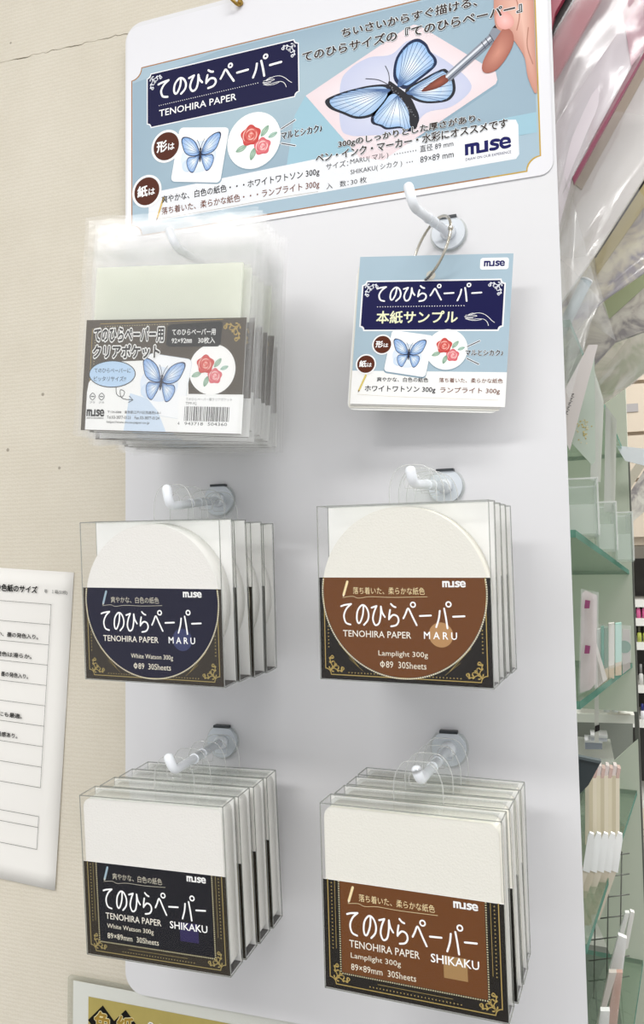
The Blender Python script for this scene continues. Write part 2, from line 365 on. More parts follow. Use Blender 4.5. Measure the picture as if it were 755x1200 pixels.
# canvas-like wall covering
def canvas_material():
    m = bpy.data.materials.new('cream_woven_wallcovering'); m.use_nodes = True; nt = m.node_tree; b = nt.nodes['Principled BSDF']; N = nt.nodes.new; L = nt.links.new
    tc = N('ShaderNodeTexCoord'); mp = N('ShaderNodeMapping'); mp.inputs['Scale'].default_value = (1, 1, 1); L(tc.outputs['Object'], mp.inputs['Vector'])
    w = N('ShaderNodeTexWave'); w.bands_direction = 'Z'; w.inputs['Scale'].default_value = 105; w.inputs['Distortion'].default_value = 5; w.inputs['Detail'].default_value = 4; w.inputs['Detail Scale'].default_value = 4; L(mp.outputs[0], w.inputs['Vector'])
    w2 = N('ShaderNodeTexWave'); w2.bands_direction = 'X'; w2.inputs['Scale'].default_value = 150; w2.inputs['Distortion'].default_value = 5; L(mp.outputs[0], w2.inputs['Vector'])
    n = N('ShaderNodeTexNoise'); n.inputs['Scale'].default_value = 22; n.inputs['Detail'].default_value = 6; L(mp.outputs[0], n.inputs['Vector'])
    a = N('ShaderNodeMath'); a.operation = 'MULTIPLY_ADD'; a.inputs[1].default_value = .35; L(w2.outputs['Fac'], a.inputs[0]); L(w.outputs['Fac'], a.inputs[2])
    bp = N('ShaderNodeBump'); bp.inputs['Strength'].default_value = .22; bp.inputs['Distance'].default_value = .0005; L(a.outputs[0], bp.inputs['Height']); L(bp.outputs['Normal'], b.inputs['Normal'])
    mx = N('ShaderNodeMix'); mx.data_type = 'RGBA'; mx.inputs['A'].default_value = (*srgb('#d0c9ba'), 1); mx.inputs['B'].default_value = (*srgb('#ddd7ca'), 1); L(n.outputs['Fac'], mx.inputs['Factor'])
    wv = N('ShaderNodeMix'); wv.data_type = 'RGBA'; wv.inputs['B'].default_value = (*srgb('#c4baa4'), 1); L(mx.outputs['Result'], wv.inputs['A'])
    k = N('ShaderNodeMath'); k.operation = 'MULTIPLY'; k.inputs[1].default_value = .22; L(w.outputs['Fac'], k.inputs[0]); L(k.outputs[0], wv.inputs['Factor'])
    # dark flecks in the cloth
    v = N('ShaderNodeTexVoronoi'); v.inputs['Scale'].default_value = 62; v.inputs['Randomness'].default_value = 1; L(mp.outputs[0], v.inputs['Vector'])
    lt = N('ShaderNodeMath'); lt.operation = 'LESS_THAN'; lt.inputs[1].default_value = .085; L(v.outputs['Distance'], lt.inputs[0])
    sx = N('ShaderNodeSeparateColor'); L(v.outputs['Color'], sx.inputs[0]); lt2 = N('ShaderNodeMath'); lt2.operation = 'LESS_THAN'; lt2.inputs[1].default_value = .16; L(sx.outputs[0], lt2.inputs[0])
    mu = N('ShaderNodeMath'); mu.operation = 'MULTIPLY'; L(lt.outputs[0], mu.inputs[0]); L(lt2.outputs[0], mu.inputs[1])
    mu2 = N('ShaderNodeMath'); mu2.operation = 'MULTIPLY'; mu2.inputs[1].default_value = .6; L(mu.outputs[0], mu2.inputs[0])
    fl = N('ShaderNodeMix'); fl.data_type = 'RGBA'; fl.inputs['B'].default_value = (*srgb('#6f6658'), 1); L(wv.outputs['Result'], fl.inputs['A']); L(mu2.outputs[0], fl.inputs['Factor'])
    L(fl.outputs['Result'], b.inputs['Base Color']); b.inputs['Roughness'].default_value = .9; b.inputs['Specular IOR Level'].default_value = .15
    return m
M_canvas = canvas_material()

# ------------------------------------------------------------------ structure
def P(x, z): return (x / 1000, z / 1000)
fl = tag(add('floor', bx(-2.5, 3.2, -3.5, 4.2, -.05, 0), mats=mat('grey_floor_tiles', '#a9a7a2', .4, noise_amt=.08, noise_scale=5)), kind='structure')
ce = tag(add('ceiling', bx(-2.5, 3.2, -3.5, 4.2, 2.7, 2.75), mats=mat('white_ceiling', '#ecebe8', .8)), kind='structure')
M_lamp = mat('lamp_diffuser', '#ffffff', .5, emit=2.2); M_lframe = mat('lamp_frame', '#dcdcdc', .4)
for i, ((x, y, z_), sx, sy, w_) in enumerate(LAMPS):
    t = thing('ceiling_lamp', ['long ceiling lamp behind the viewer to the left', 'long ceiling lamp nearest above the display board', 'long ceiling lamp beyond the shelf unit'][i], 'lamp', (x, y, 2.63))
    bm = bmesh.new(); box(bm, -sx / 2 - .02, sx / 2 + .02, -sy / 2 - .02, sy / 2 + .02, .02, .07); add('lamp_frame', bm, t, mats=M_lframe)
    add('diffuser', bx(-sx / 2, sx / 2, -sy / 2, sy / 2, .004, .02), t, mats=M_lamp)
# cloth wall: two lengths of covering with a frayed seam between them
wall = tag(add('wall_left', bx(-1.3, -.02, .0105, .03, 0, 2.7), mats=mat('wall_seam_dark', '#8d8574', .9)), kind='structure')
def seam(x):
    return .4035 + .0065 * ((-.29 - x) / .14) * .6 + .0012 * noise.noise(Vector((x * 160, 0, 0))) + .0007 * noise.noise(Vector((x * 500, 3, 0)))
xs = [-1.3 + i * (.87 / 60) for i in range(60)] + [-.43 + i * .0014 for i in range(110)] + [-.276, -.02]
def gap(x): return max(.0001, .0009 * max(0, noise.noise(Vector((x * 60, 9, 0))) + .25) + .0003)
lo = [(-1.3, 0), (-.02, 0)] + [(x, seam(x) - gap(x) + Z0) for x in xs[::-1]]
hi = [(x, seam(x) + Z0) for x in xs] + [(-.02, 2.7), (-1.3, 2.7)]
for nm, pts in (('wall_covering', lo), ('wall_covering', hi)):
    bm = bmesh.new(); f = prism(bm, pts, .0097, .0104)
    bmesh.ops.triangulate(bm, faces=[q for q in f if len(q.verts) > 4]); add(nm, bm, wall, mats=M_canvas)

# ------------------------------------------------------------------ the display board
board = thing('display_board', 'tall white plastic display board with rounded corners hung on the cream wall', 'display board', (0, 0, Z0))
bm = bmesh.new(); f = prism(bm, [P(*p) for p in rrect(-306, -2, -296, 402, 14, 8)], 0, .003); add('board_sheet', bm, board, mats=M_board)
bm = bmesh.new(); tube(bm, [(-.154, -.0006, .3945), (-.154, .0002, .3945)], .0038, 18); add('hanging_hole', bm, board, mats=mat('hole_grey', '#85868a', .6))
bk = thing('brass_cup_hook', 'small brass hook holding the top of the white board', 'hook', (-.2134, 0, Z0 + .392))
bm = bmesh.new(); tube(bm, fillet([(-.004, .003, .035), (-.004, -.004, .02), (-.0035, -.008, .004), (.001, -.004, .0), (.002, .001, .004)], .0025), .0011, 10); add('wire_hook', bm, bk, mats=M_brass)
bm = bmesh.new(); bmesh.ops.create_uvsphere(bm, u_segments=12, v_segments=8, radius=.0022, matrix=Matrix.Translation((.002, -.002, .003))); add('ball_end', bm, bk, mats=M_brass)

# banner --------------------------------------------------------------
banner = thing('product_banner', 'large laminated blue butterfly banner across the top of the board', 'poster', (0, -.0004, Z0))
bm = bmesh.new(); prism(bm, [P(*p) for p in rrect(-304, -4, 234.5, 398, 8, 6)], -.0005, .0002); add('banner_sheet', bm, banner, mats=mat('banner_white', '#e4e4e9', .28))
def art_part(name, a, parent, y=-.0005, loc=(0, 0)):
    return add(name, a.mesh(name), parent, (loc[0] / 1000, y, loc[1] / 1000))
X0, X1, Y0, Y1 = -300.5, -11, 238, 366
a = Art(); a.poly(notch(X0, X1, Y0, Y1, 8.5), '#a87a52', 0)
a.poly(notch(X1 - 40, X1, Y0, Y1, 8.5), '#c6a550', .4)
a.poly(notch(X0 + .9, X1 - .9, Y0 + .9, Y1 - .9, 8.3), '#a9bfcd', 1)
a.fan([(-299, 262), (-299, 355), (-230, 364), (-22, 364), (-13, 350), (-13, 275)], (-190, 330), '#adc3ce', '#9ab1c1', 1.5)
a.poly([(-164.0, 317.2), (-126, 267), (-110, 261), (-33, 275), (-13, 275), (-13, 262), (-180, 262), (-172, 305)], '#9fc4d4', 1.8)
art_part('blue_ground', a, banner)
a = Art(); lv = 3
a.poly([(p[0] + .8, p[1] - 1.6) for p in [(-163.8, 317.2), (-92.6, 348.8), (-84.2, 347.8), (-36.7, 306.1), (-35.8, 300.7), (-36.9, 298.2), (-110.5, 262), (-126.6, 266.8)]], '#8fa9ba', 2)
a.fan([(-163.8, 317.2), (-92.6, 348.8), (-88, 349.6), (-84.2, 347.8), (-36.7, 306.1), (-35.8, 300.7), (-36.9, 298.2), (-110.5, 262), (-126.6, 266.8)], (-90, 315), '#eff0f6', '#ead9dd', 3)
a.fan(catmull([(-138.9, 319.8), (-132.0, 329.3), (-118.7, 334.1), (-103.6, 332.8), (-90.7, 339.6), (-76.4, 327.7), (-66.3, 319.0), (-54.5, 305.8), (-52.8, 297.0), (-65.1, 289.1), (-81.5, 288.2), (-94.3, 277.9), (-117.7, 280.3), (-132.9, 283.2), (-139.4, 291.1)], 5, True), (-95, 306), '#e0e2f0', '#c6cbe4', 4)
U = [(-100.9, 312.7), (-102.6, 319.6), (-100.3, 329.9), (-93.3, 337.6), (-86.1, 339.6), (-80.3, 335.1), (-77.6, 329.0), (-73.8, 322.8), (-75.0, 317.7), (-85.1, 311.4), (-94.6, 307.0)]
Rw = [(-94.7, 306.6), (-85.1, 310.8), (-70.9, 315.3), (-66.5, 313.1), (-63.0, 307.7), (-62.2, 299.0), (-66.0, 293.9), (-73.1, 293.3), (-83.4, 295.4), (-91.6, 300.6)]
Lw = [(-105.2, 312.1), (-117.0, 314.6), (-130.1, 314.6), (-141.2, 313.6), (-149.8, 310.9), (-147.0, 304.8), (-138.1, 299.2), (-128.3, 293.7), (-117.4, 293.3), (-109.7, 298.3), (-103.8, 305.7)]
Dw = [(-104.2, 307.9), (-110.7, 301.7), (-117.4, 294.4), (-117.9, 288.6), (-112.2, 285.3), (-107.9, 282.3), (-98.4, 281.3), (-92.2, 277.9), (-86.2, 283.8), (-88.0, 292.7), (-95.8, 304.4)]
wing(a, Dw, (-100, 304), 5, '#23283c', '#98bce6', '#eef4f8', nv=9, rim=.86); wing(a, Lw, (-104, 309), 5, '#2a2c34', '#9dbde2', '#f0f5f8', nv=10, rim=.86)
wing(a, Rw, (-95, 304), 5, '#2a2c34', '#9dbde0', '#eef4f8', nv=8, rim=.86); wing(a, U, (-100, 309), 5, '#23304f', '#96bdea', '#f2f6fa', nv=9, rim=.86)
a.poly(catmull([(-105.8, 314.4), (-104.0, 314.0), (-96.8, 306.8), (-91.6, 301.0), (-88.0, 292.7), (-86.6, 285.0), (-88.4, 278.9), (-92.1, 281.8), (-92.7, 290.5), (-95.9, 298.6), (-102.1, 306.4), (-105.8, 310.5)], 3, True), '#2a2a30', 10)
for k in range(26):
    t = k / 25; a.disc(-104.5 + 15 * t + random.uniform(-1, 1), 312 - 24 * t + random.uniform(-1, 1), .35, '#85868e', 11, n=6)
a.spline([(-105.1, 313.6), (-105.6, 320.2), (-107.7, 325.7)], .45, '#33363f', 9); a.spline([(-106.2, 312.7), (-112.6, 317.2), (-121.2, 319.9)], .45, '#33363f', 9)
art_part('butterfly_painting', a, banner)
a = Art()
a.fan(catmull([(-84.2, 303.5), (-76.9, 308.1), (-68.2, 311.3), (-65.8, 307.0), (-71.8, 303.6), (-79.1, 302.6)], 3, True), (-72, 307), '#a05a48', '#6e3a30', 11)
a.poly([(-68.6, 311.0), (-40.9, 330.5), (-37.8, 335.2), (-31.9, 332.9), (-34.1, 327.4), (-38.1, 325.2), (-65.7, 305.7)], '#8c929e', 11)
a.stroke([(-67.5, 309.4), (-39.5, 328.8)], 1.5, '#dfe2ea', 12); a.stroke([(-66.3, 307.2), (-38.4, 326.4)], .9, '#5c6270', 12)
for k in range(3): a.stroke([(-45 + k * 2.6, 327.5 + k * 1.8), (-42.5 + k * 2.6, 322.6 + k * 1.8)], .5, '#4e5460', 13)
a.poly([(-37.8, 335.2), (-31.7, 340.4), (-26.0, 336.9), (-31.6, 332.0)], '#2e2428', 11)
a.fan(catmull([(-34.5, 364.6), (-13.5, 364.6), (-12.2, 350), (-12.3, 315.1), (-12.3, 286.5), (-17.2, 297.7), (-18.7, 310.3), (-22.6, 319.5), (-27.8, 328.0), (-34.9, 333.9), (-36.5, 341.3), (-36.5, 352)], 3, True), (-20, 340), '#ecc2b2', '#c99080', 12)
a.fan(catmull([(-30.4, 333.4), (-25.8, 329.6), (-25.2, 322.2), (-29.6, 313.9), (-35.6, 307.5), (-41.6, 306.1), (-44.9, 308.7), (-44.3, 314.5), (-39.7, 322.4), (-35.0, 328.7)], 3, True), (-35, 318), '#cf9280', '#a8685a', 12)
a.fan(catmull([(-35.2, 343.4), (-29.6, 344.1), (-24.9, 338.8), (-25.1, 333.6), (-30.0, 332.1), (-34.6, 335.9)], 4, True), (-30, 338), '#f3c5c0', '#e2a29a', 13)
a.spline([(-23, 352), (-21, 340), (-23, 330)], .7, '#b98070', 13); a.spline([(-16, 330), (-17, 318), (-14, 306)], .7, '#b88272', 13)
art_part('painting_hand', a, banner)
a = Art(); a.poly(notch(-287.4, -168.2, 317.9, 359.4, 3.2), '#f3f3f6', 3); a.poly(notch(-286.6, -169, 318.7, 358.6, 3.0), '#14143f', 4)
title(a, -277.6, -180, 338, 351.5, '#ffffff', 6, w=.115)
a.dots(-277, 333.5, -199, 333.8, 46, .38, '#ffffff', 6); a.text('TENOHIRA PAPER', -277, 325, -215.5, 330, '#ffffff', 6, bold=.008)
hand_line(a, -195.5, 331.5, 21, '#ffffff', 6, .03); filigree(a, -284.5, 356.5, 10, -90, '#e6e8f0', 6); filigree(a, -171.0, 356.5, 10, 180, '#e6e8f0', 6)
art_part('title_panel', a, banner)
a = Art()
a.push(-244.4, 290.6, 1, -11); a.poly(rrect(-20.4, 20.8, -21, 19, 3.4), '#8ea5b4', 3); a.poly(rrect(-20, 20, -20, 19.6, 3.2), '#f8f8fa', 5); butterfly(a, .5, 0, 15.5, 8, 7); a.pop()
a.disc(-202.3, 292.2, 20.6, '#8ea5b4', 3); a.disc(-202.6, 293.0, 20.2, '#f8f8f8', 4); roses(a, -201.5, 293, 18, 6)
for (x, y, ch) in ((-271.3, 301.7, '形'), (-287.4, 270.8, '紙')):
    a.disc(x, y, 12.6, '#8ea5b4', 5, n=40) if 0 else a.disc(x, y, 12.2, '#f6f6f6', 6); a.disc(x, y, 10.4, '#54281a', 7)
    a.text(ch, x - 7.6, y - 3.6, x + .6, y + 4.4, '#ffffff', 8, bold=.03); a.text('は', x + 1.6, y - 3.2, x + 6.6, y + 1.6, '#ffffff', 8, bold=.02)
a.stroke([(-182, 297.2), (-171.7, 301.6)], 1.6, '#f2f4f6', 3.5); a.stroke([(-182, 297.2), (-171.7, 301.6)], .7, '#2a3040', 4.5)
a.stroke([(-182, 287), (-171.9, 283.4)], 1.6, '#f2f4f6', 3.5); a.stroke([(-182, 287), (-171.9, 283.4)], .7, '#2a3040', 4.5)
a.text('マルとシカク♪', -182, 289.6, -152.5, 294.8, '#22262e', 6, bold=.022, halo='#f4f6f8', hw=.05)
art_part('shape_pictures', a, banner)
a = Art(); a.poly([(-286, 247.4), (-286, 269.2), (-30, 273.4), (-25.4, 272.6), (-24, 269), (-24, 250), (-26, 247.4)], '#eceef2', 2.6)
pencil(a, -273.8, 263.5, -279, 249, 1.4, '#d8b868', '#6b5030', 6)
a.text('爽やかな、白色の紙色・・・ホワイトワトソン 300g', -275.2, 258.8, -154.8, 265.2, '#26262c', 6, bold=.012)
a.text('落ち着いた、柔らかな紙色・・・ランプライト 300g', -275.2, 250.2, -155, 256.6, '#74402c', 6, bold=.008)
a.spline([(-281, 248.6), (-230, 248.4), (-190, 248.9), (-156, 248.4)], .25, '#b9b2a4', 6)
a.text('サイズ：', -150, 262.3, -134.5, 266.8, '#33363c', 6); a.text('MARU( マル )', -133, 262.3, -107, 266.8, '#33363c', 6); a.text('･････････', -103, 264, -88.5, 265, '#33363c', 6); a.text('直径 89 mm', -86, 262.6, -64.5, 267.2, '#33363c', 6)
a.text('SHIKAKU( シカク )', -133, 255.2, -98, 259.8, '#33363c', 6); a.text('･･･', -95, 257, -91, 258, '#33363c', 6); a.text('89×89 mm', -86, 255.6, -64.5, 259.8, '#33363c', 6)
a.text('入　数：', -150, 248.8, -134.5, 253, '#33363c', 6); a.text('30 枚', -133, 248.8, -122, 253, '#33363c', 6)
a.poly(rrect(-60.5, -25.4, 249, 269.5, 2.5), '#f4f5f8', 4); muse(a, -57.3, 255.2, -28.6, 262.8, '#14145c', 6); a.text('DRAW ON OUR EXPERIENCE', -57, 251.6, -28.8, 253.4, '#14145c', 6)
art_part('size_table', a, banner)
for nm_, lines in (('upper_slogan', 0), ('lower_slogan', 2)):
  a = Art()
  for t, b4 in (('ちいさいからすぐ描ける、', (-137.2, 352.0, -47, 358.4)), ('てのひらサイズの『てのひらペーパー』', (-165.5, 341.2, -19.5, 348.4)),
              ('300gのしっかりとした厚さがあり、', (-141, 275.2, -47, 280.8)), ('ペン・インク・マーカー・水彩にオススメです', (-157, 268.3, -30.5, 274.4)))[lines:lines + 2]:
    a.text(t, *b4, '#3a2e2a', 14, bold=.026, halo='#e9eff2', hw=.045)
  art_part(nm_, a, banner)

# ------------------------------------------------------------------ hooks
def make_hook(label, base, elbow, tip, slot=True):
    b = Vector(base) / 1000; e = Vector(elbow) / 1000 - b; t = Vector(tip) / 1000 - b
    b.z += Z0
    h = thing('display_hook', label, 'hook', b)
    bm = bmesh.new(); out = [(r * .0105 * math.cos(q), r * .0105 * math.sin(q)) for q, r in [(math.radians(62 - 304 * i / 40), 1) for i in range(41)]]
    prism(bm, out, -.0034, -.0002); add('base_disc', bm, h, mats=M_grey)
    bm = bmesh.new(); prism(bm, [(x * 1.13, z * 1.13 if z < .008 else z) for x, z in out], -.0012, -.0001); add('adhesive_disc', bm, h, mats=M_tab)
    add('clip_slot', bx(-.0055, .0055, -.0044, -.0002, .0092, .0108), h, mats=M_dark)
    st = Vector((0, -.003, 0)); bm = bmesh.new()
    pts = fillet([st, e, t], .006, 6); n = len(pts)
    up = (t - e).normalized()
    P_ = [pts[0]] + pts[1:-1] + [t - up * .0022, t - up * .0009, t - up * .0003, t]
    R_ = [.0028] + [.0024 + .0004 * i / n for i in range(len(pts) - 2)] + [.0027, .0022, .0014, .0004]
    tube(bm, P_, R_, 16); add('hook_rod', bm, h, mats=M_white)
    bm = bmesh.new(); d = (e - st).normalized(); tube(bm, [st + d * -.001, st + d * .0045, st + d * .0075], [.0052, .0044, .003], 18); add('rod_collar', bm, h, mats=M_white)
    for k in (.45, .62):
        bm = bmesh.new(); c = st + (e - st) * k; tube(bm, [c - d * .0012, c + d * .0012], .0030, 18); add('rod_ring', bm, h, mats=M_white)
    return h
make_hook('white hook carrying the bundle of clear pocket bags', (-208, 0, 186), (-209, -100, 178.5), (-214, -100, 191))
make_hook('white hook with the ringed sample card hanging from it', (-69, 0, 206), (-73, -96, 182), (-76, -96, 195.5))
make_hook('white hook above the round sheets with navy labels', (-231, 0, 42.5), (-214, -100, 31.5), (-216, -100, 43.7))
make_hook('white hook above the round sheets with brown labels', (-75, 0, 45), (-76, -100, 37.8), (-77.6, -100, 46.8))
make_hook('white hook above the square sheets with black labels', (-229.8, 0, -120.5), (-212, -100, -113.5), (-215.9, -100, -104.3))
make_hook('white hook above the square sheets with brown labels', (-77, 0, -116), (-76, -100, -109), (-78.1, -100, -101.5))

# ------------------------------------------------------------------ labels of the paper packs
def label_art(round_, navy):
    a = Art(); gold = '#b39b58' if not navy else '#a3925c'; goldd = '#8d7a48'
    bg = '#17120e' if not navy else ('#37312a' if round_ else '#2e281f'); inner = ('#14142e' if round_ else '#0c0c18') if navy else '#6b3e18'
    a.rect(-46, -46, 46, 8, bg, 0)
    # gold frame with notched lower corners
    a.stroke([(-43.4, 8), (-43.4, -40.5)], .45, gold, 1); a.stroke([(43.4, 8), (43.4, -40.5)], .45, gold, 1)
    a.stroke([(-40.2, -43.6), (40.2, -43.6)], .45, gold, 1)
    for sg in (-1, 1):
        a.stroke([(sg * (43.4 - 3.2 * math.sin(t)), -43.6 + 3.2 * math.cos(t)) for t in [i * math.pi / 16 for i in range(9)]], .45, gold, 1)
        filigree(a, sg * 41.2, -42.0, 8.6, 90 if sg > 0 else 0, gold, 2)
    if round_:
        R, cy = 43.6, .3; n = 90; t0 = math.asin((8 - cy) / R)
        arc = [(R * math.cos(t), cy + R * math.sin(t)) for t in [t0 - (math.pi + 2 * t0) * i / n for i in range(n + 1)]]
        a.poly(arc, inner, 2)
        k = int(R * (math.pi + 2 * t0) / 1.15)
        for i in range(k + 1):
            t = t0 - (math.pi + 2 * t0) * i / k; r = R + .55
            a.poly([((r + dr) * math.cos(t + dt), cy + (r + dr) * math.sin(t + dt)) for dr, dt in ((-.38, -.0085), (.38, -.0085), (.38, .0085), (-.38, .0085))], '#e6dfc6', 3) if cy + r * math.sin(t) < 7.8 else None
        for sg in (-1, 1):
            a.stroke([(sg * 35.5, -27), (sg * 24.5, -38.8)], .25, gold, 1); a.stroke([(sg * 30, -34.5), (sg * 22, -41)], .2, goldd, 1); a.dots(sg * 41.3, -18, sg * 41.3, -29, 7, .4, gold, 1)
            a.dots(sg * 30, -42.2, sg * 14, -42.2, 10, .38, gold, 3)
        title(a, -33.6, 33.6, -17.4, -5.6, '#ffffff', 5); a.text('TENOHIRA PAPER', -32.8, -23.2, 4.8, -19.8, '#f4efe4', 5, bold=.006)
        a.disc(20.4, -20.8, 6.3, '#3a3f66' if navy else '#b58a5c', 4, n=36)
        a.text('M A R U', 11.6, -23.0, 28.6, -19.4, '#ffffff', 5, bold=.014)
        a.text('White Watson 300g' if navy else 'Lamplight 300g', -14 if navy else -13.2, -33.3, 14 if navy else 13.4, -29.8, '#f0ead8', 5)
        a.stroke([(-11.1 + 1.1 * math.cos(k * .5236), -36.9 + 1.1 * math.sin(k * .5236)) for k in range(12)], .45, '#f0ead8', 5, closed=True); a.stroke([(-11.1, -38.6), (-11.1, -35.2)], .4, '#f0ead8', 5); a.text('89  30Sheets', -9.2, -38.6, 12.4, -35.2, '#f0ead8', 5)
        px, ty = 0, 0
    else:
        a.rect(-36.8, -37.2, 36.8, 8, inner, 2)
        for sg in (-1, 1):
            for i in range(40): a.rect(sg * 37.4 - .35, 7.4 - i * 1.14, sg * 37.4 + .35, 7.9 - i * 1.14, '#d8cfa8', 3)
            a.stroke([(sg * 39.6, 8), (sg * 39.6, -26)], .22, gold, 1); a.dots(sg * 41.4, 6.5, sg * 41.4, -26, 19, .38, gold, 1)
        for i in range(65): a.rect(-36.6 + i * 1.14, -38.1, -36.1 + i * 1.14, -37.4, '#d8cfa8', 3)
        a.dots(-22, -41.9, 24, -41.9, 27, .38, gold, 1); a.stroke([(-18, -40.0), (20, -40.0)], .2, gold, 1)
        title(a, -33.2, 33.4, -18.4, -6.2, '#ffffff', 5); a.text('TENOHIRA PAPER', -32.4, -24, 4.2, -20.4, '#f4efe4', 5, bold=.006)
        a.rect(16, -30.6, 27.6, -20, '#2c2454' if navy else '#a58254', 4)
        a.text('SHIKAKU', 9.8, -24.2, 33.2, -20.2, '#ffffff', 5, bold=.012)
        a.text('White Watson 300g' if navy else 'Lamplight 300g', -31.8, -30, -1 if navy else -5.5, -26.6, '#f0ead8', 5)
        a.text('89×89mm  30Sheets', -31.8, -35.2, 2, -32, '#f0ead8', 5)
    a.text('爽やかな、白色の紙色' if navy else '落ち着いた、柔らかな紙色', -26.6, -.7, 6 if navy else 12.6, 3.0, '#cfc9b8' if navy else '#f2dfae', 5)
    pencil(a, -29.7, 5.8, -32, -1.2, 1.3, '#9fb6c4' if navy else '#f2dfae', '#cfcabb' if navy else '#f6ecd0', 5)
    a.spline([(-32.6, -2.6), (-27, -1.9), (-23.5, -2.8), (-17, -2.0), (-5, -2.2), (8 if navy else 14, -1.7)], .22, '#cfc9b8' if navy else '#e8d6a8', 5)
    muse(a, 21.8, 3.2, 33.8, 6.4, '#f4f4f4', 5)
    return a.mesh('label_print')
# ------------------------------------------------------------------ boxed packs of paper
def make_pack(round_, navy, tabx):
    t = thing('paper_pack', 'x', 'paper pack', (0, 0, 0))
    D = .0150; pm, sm = (M_paper, M_sheets) if navy else (M_papery, M_sheetsy)
    bm = bmesh.new()
    if round_: out = [(.0442 * math.cos(q), .0462 + .0442 * math.sin(q)) for q in [2 * math.pi * i / 72 for i in range(72)]]
    else: out = rrect(-.0444, .0444, .0012, .0902, .005, 6)
    fs = prism(bm, out, .0009, D - .0012)
    for f in fs[2:]: f.material_index = 1; f.smooth = True
    add('paper_stack', bm, t, mats=[pm, sm])
    add('back_card', bx(-.0455, .0455, D - .0008, D - .0004, .0005, .0915), t, mats=M_card)
    c = add('label_card', bx(-.046 + .0004, .046 - .0004, .0003, .0007, .0004, .054), t, mats=M_card)
    pr = add('label_print', label_art(round_, navy), c, (0, .0003, .046)); pr.scale = (.993, 1, .993)
    # strip of the label folded round under the pack
    add('label_flap', bx(-.0452, .0452, .0007, D - .0008, .0003, .0007), c, mats=mat('dark_label_fold', '#2a241e', .5))
    bm = bmesh.new(); box(bm, -.046, .046, 0, D, 0, .092)
    bmesh.ops.bevel(bm, geom=bm.edges[:], offset=.0005, segments=1, affect='EDGES'); add('clear_box', bm, t, mats=M_shell)
    bm = bmesh.new(); e = .00022
    for x in (-.046, .046):
        for y in (0, D): box(bm, x - e, x + e, y - e, y + e, 0, .092)
    for z in (0, .092):
        for y in (0, D): box(bm, -.046, .046, y - e, y + e, z - e, z + e)
        for x in (-.046, .046): box(bm, x - e, x + e, 0, D, z - e, z + e)
    add('folded_edge', bm, t, mats=M_crease)
    bm = bmesh.new(); box(bm, -.043, .043, .0006, D - .0006, .0911, .0913)   # tucked lid flap
    add('lid_flap', bm, t, mats=M_tab)
    # hang tab with a hole, rising from the back edge
    c0 = (tabx / 1000, .1035); ro = catmull([(tabx / 1000 - .013, .092), (tabx / 1000 - .0125, .103), (tabx / 1000 - .008, .1112), (tabx / 1000, .1128), (tabx / 1000 + .008, .1112), (tabx / 1000 + .0125, .103), (tabx / 1000 + .013, .092)], 4)
    bm = bmesh.new(); n = len(ro); hr = .0046; hole = []
    angs = [math.atan2(p[1] - c0[1], p[0] - c0[0]) for p in ro]
    hole = [(c0[0] + hr * math.cos(q), c0[1] + hr * math.sin(q)) for q in angs]
    A = [bm.verts.new((p[0], D, p[1])) for p in ro]; B = [bm.verts.new((p[0], D, p[1])) for p in hole]
    for i in range(n - 1): bm.faces.new((A[i], A[i + 1], B[i + 1], B[i]))
    bm.faces.new((A[-1], A[0], B[0], B[-1]))
    ht = add('hang_tab', bm, t, mats=M_tab)
    bm = bmesh.new(); tube(bm, [(p[0], D, p[1]) for p in ro], .00025, 6); tube(bm, [(p[0], D, p[1]) for p in catmull(hole[::2], 3, True)], .00022, 6, closed=True); add('tab_rim', bm, ht, mats=M_tabrim)
    return t
ORDW = ['second', 'third', 'fourth', 'fifth', 'sixth', 'seventh', 'eighth', 'ninth', 'tenth', 'eleventh', 'twelfth']
ORD = ['foremost', 'second', 'third', 'rearmost']
def stack(round_, navy, q, rot, Ys, xs_, tabx, what, where, group):
    proto = make_pack(round_, navy, tabx)
    for i, Y in enumerate(Ys):
        o = proto if i == 0 else copy_tree(proto)
        jr = (0, 0, 0) if i == 0 else (random.uniform(-.6, .6), random.uniform(-.3, .3), random.uniform(-.5, .5))
        Rm = RM(*[math.radians(r + j) for r, j in zip(rot, jr)])
        c = Vector((q[0] + xs_[i], Y, q[2])) / 1000 + Rm @ Vector((0, 0, -.046)); c.z += Z0
        o.location = c; o.rotation_euler = Rm.to_euler()
        tag(o, f'{ORD[i]} {what} on the {where} hook', 'paper pack', group)
stack(True, True, (-229.8, 0, -22.2), (-2.6, 4.5, .8), (-94.6, -75, -55, -36), (0, 0, 1, 1), 8, 'clear box of round white sheets with navy label', 'middle left', 'round white paper packs')
stack(False, True, (-231.4, 0, -179.2), (-.8, 3.7, -.8), (-89.4, -70, -50.5, -31.5), (0, .5, 1, 1.5), 8, 'clear box of square white sheets with black label', 'lower left', 'square white paper packs')
stack(True, False, (-85, 0, -17.4), (-5.5, 1.9, .4), (-92.5, -75, -58, -41), (0, 1.0, 2.6, 4.2), 3, 'clear box of round cream sheets with brown label', 'middle right', 'round cream paper packs')
stack(False, False, (-82.5, 0, -170.1), (-4.0, .9, -.4), (-100.1, -82, -64, -46), (0, 2.5, 4, 5), 2, 'clear box of square cream sheets with brown label', 'lower right', 'square cream paper packs')

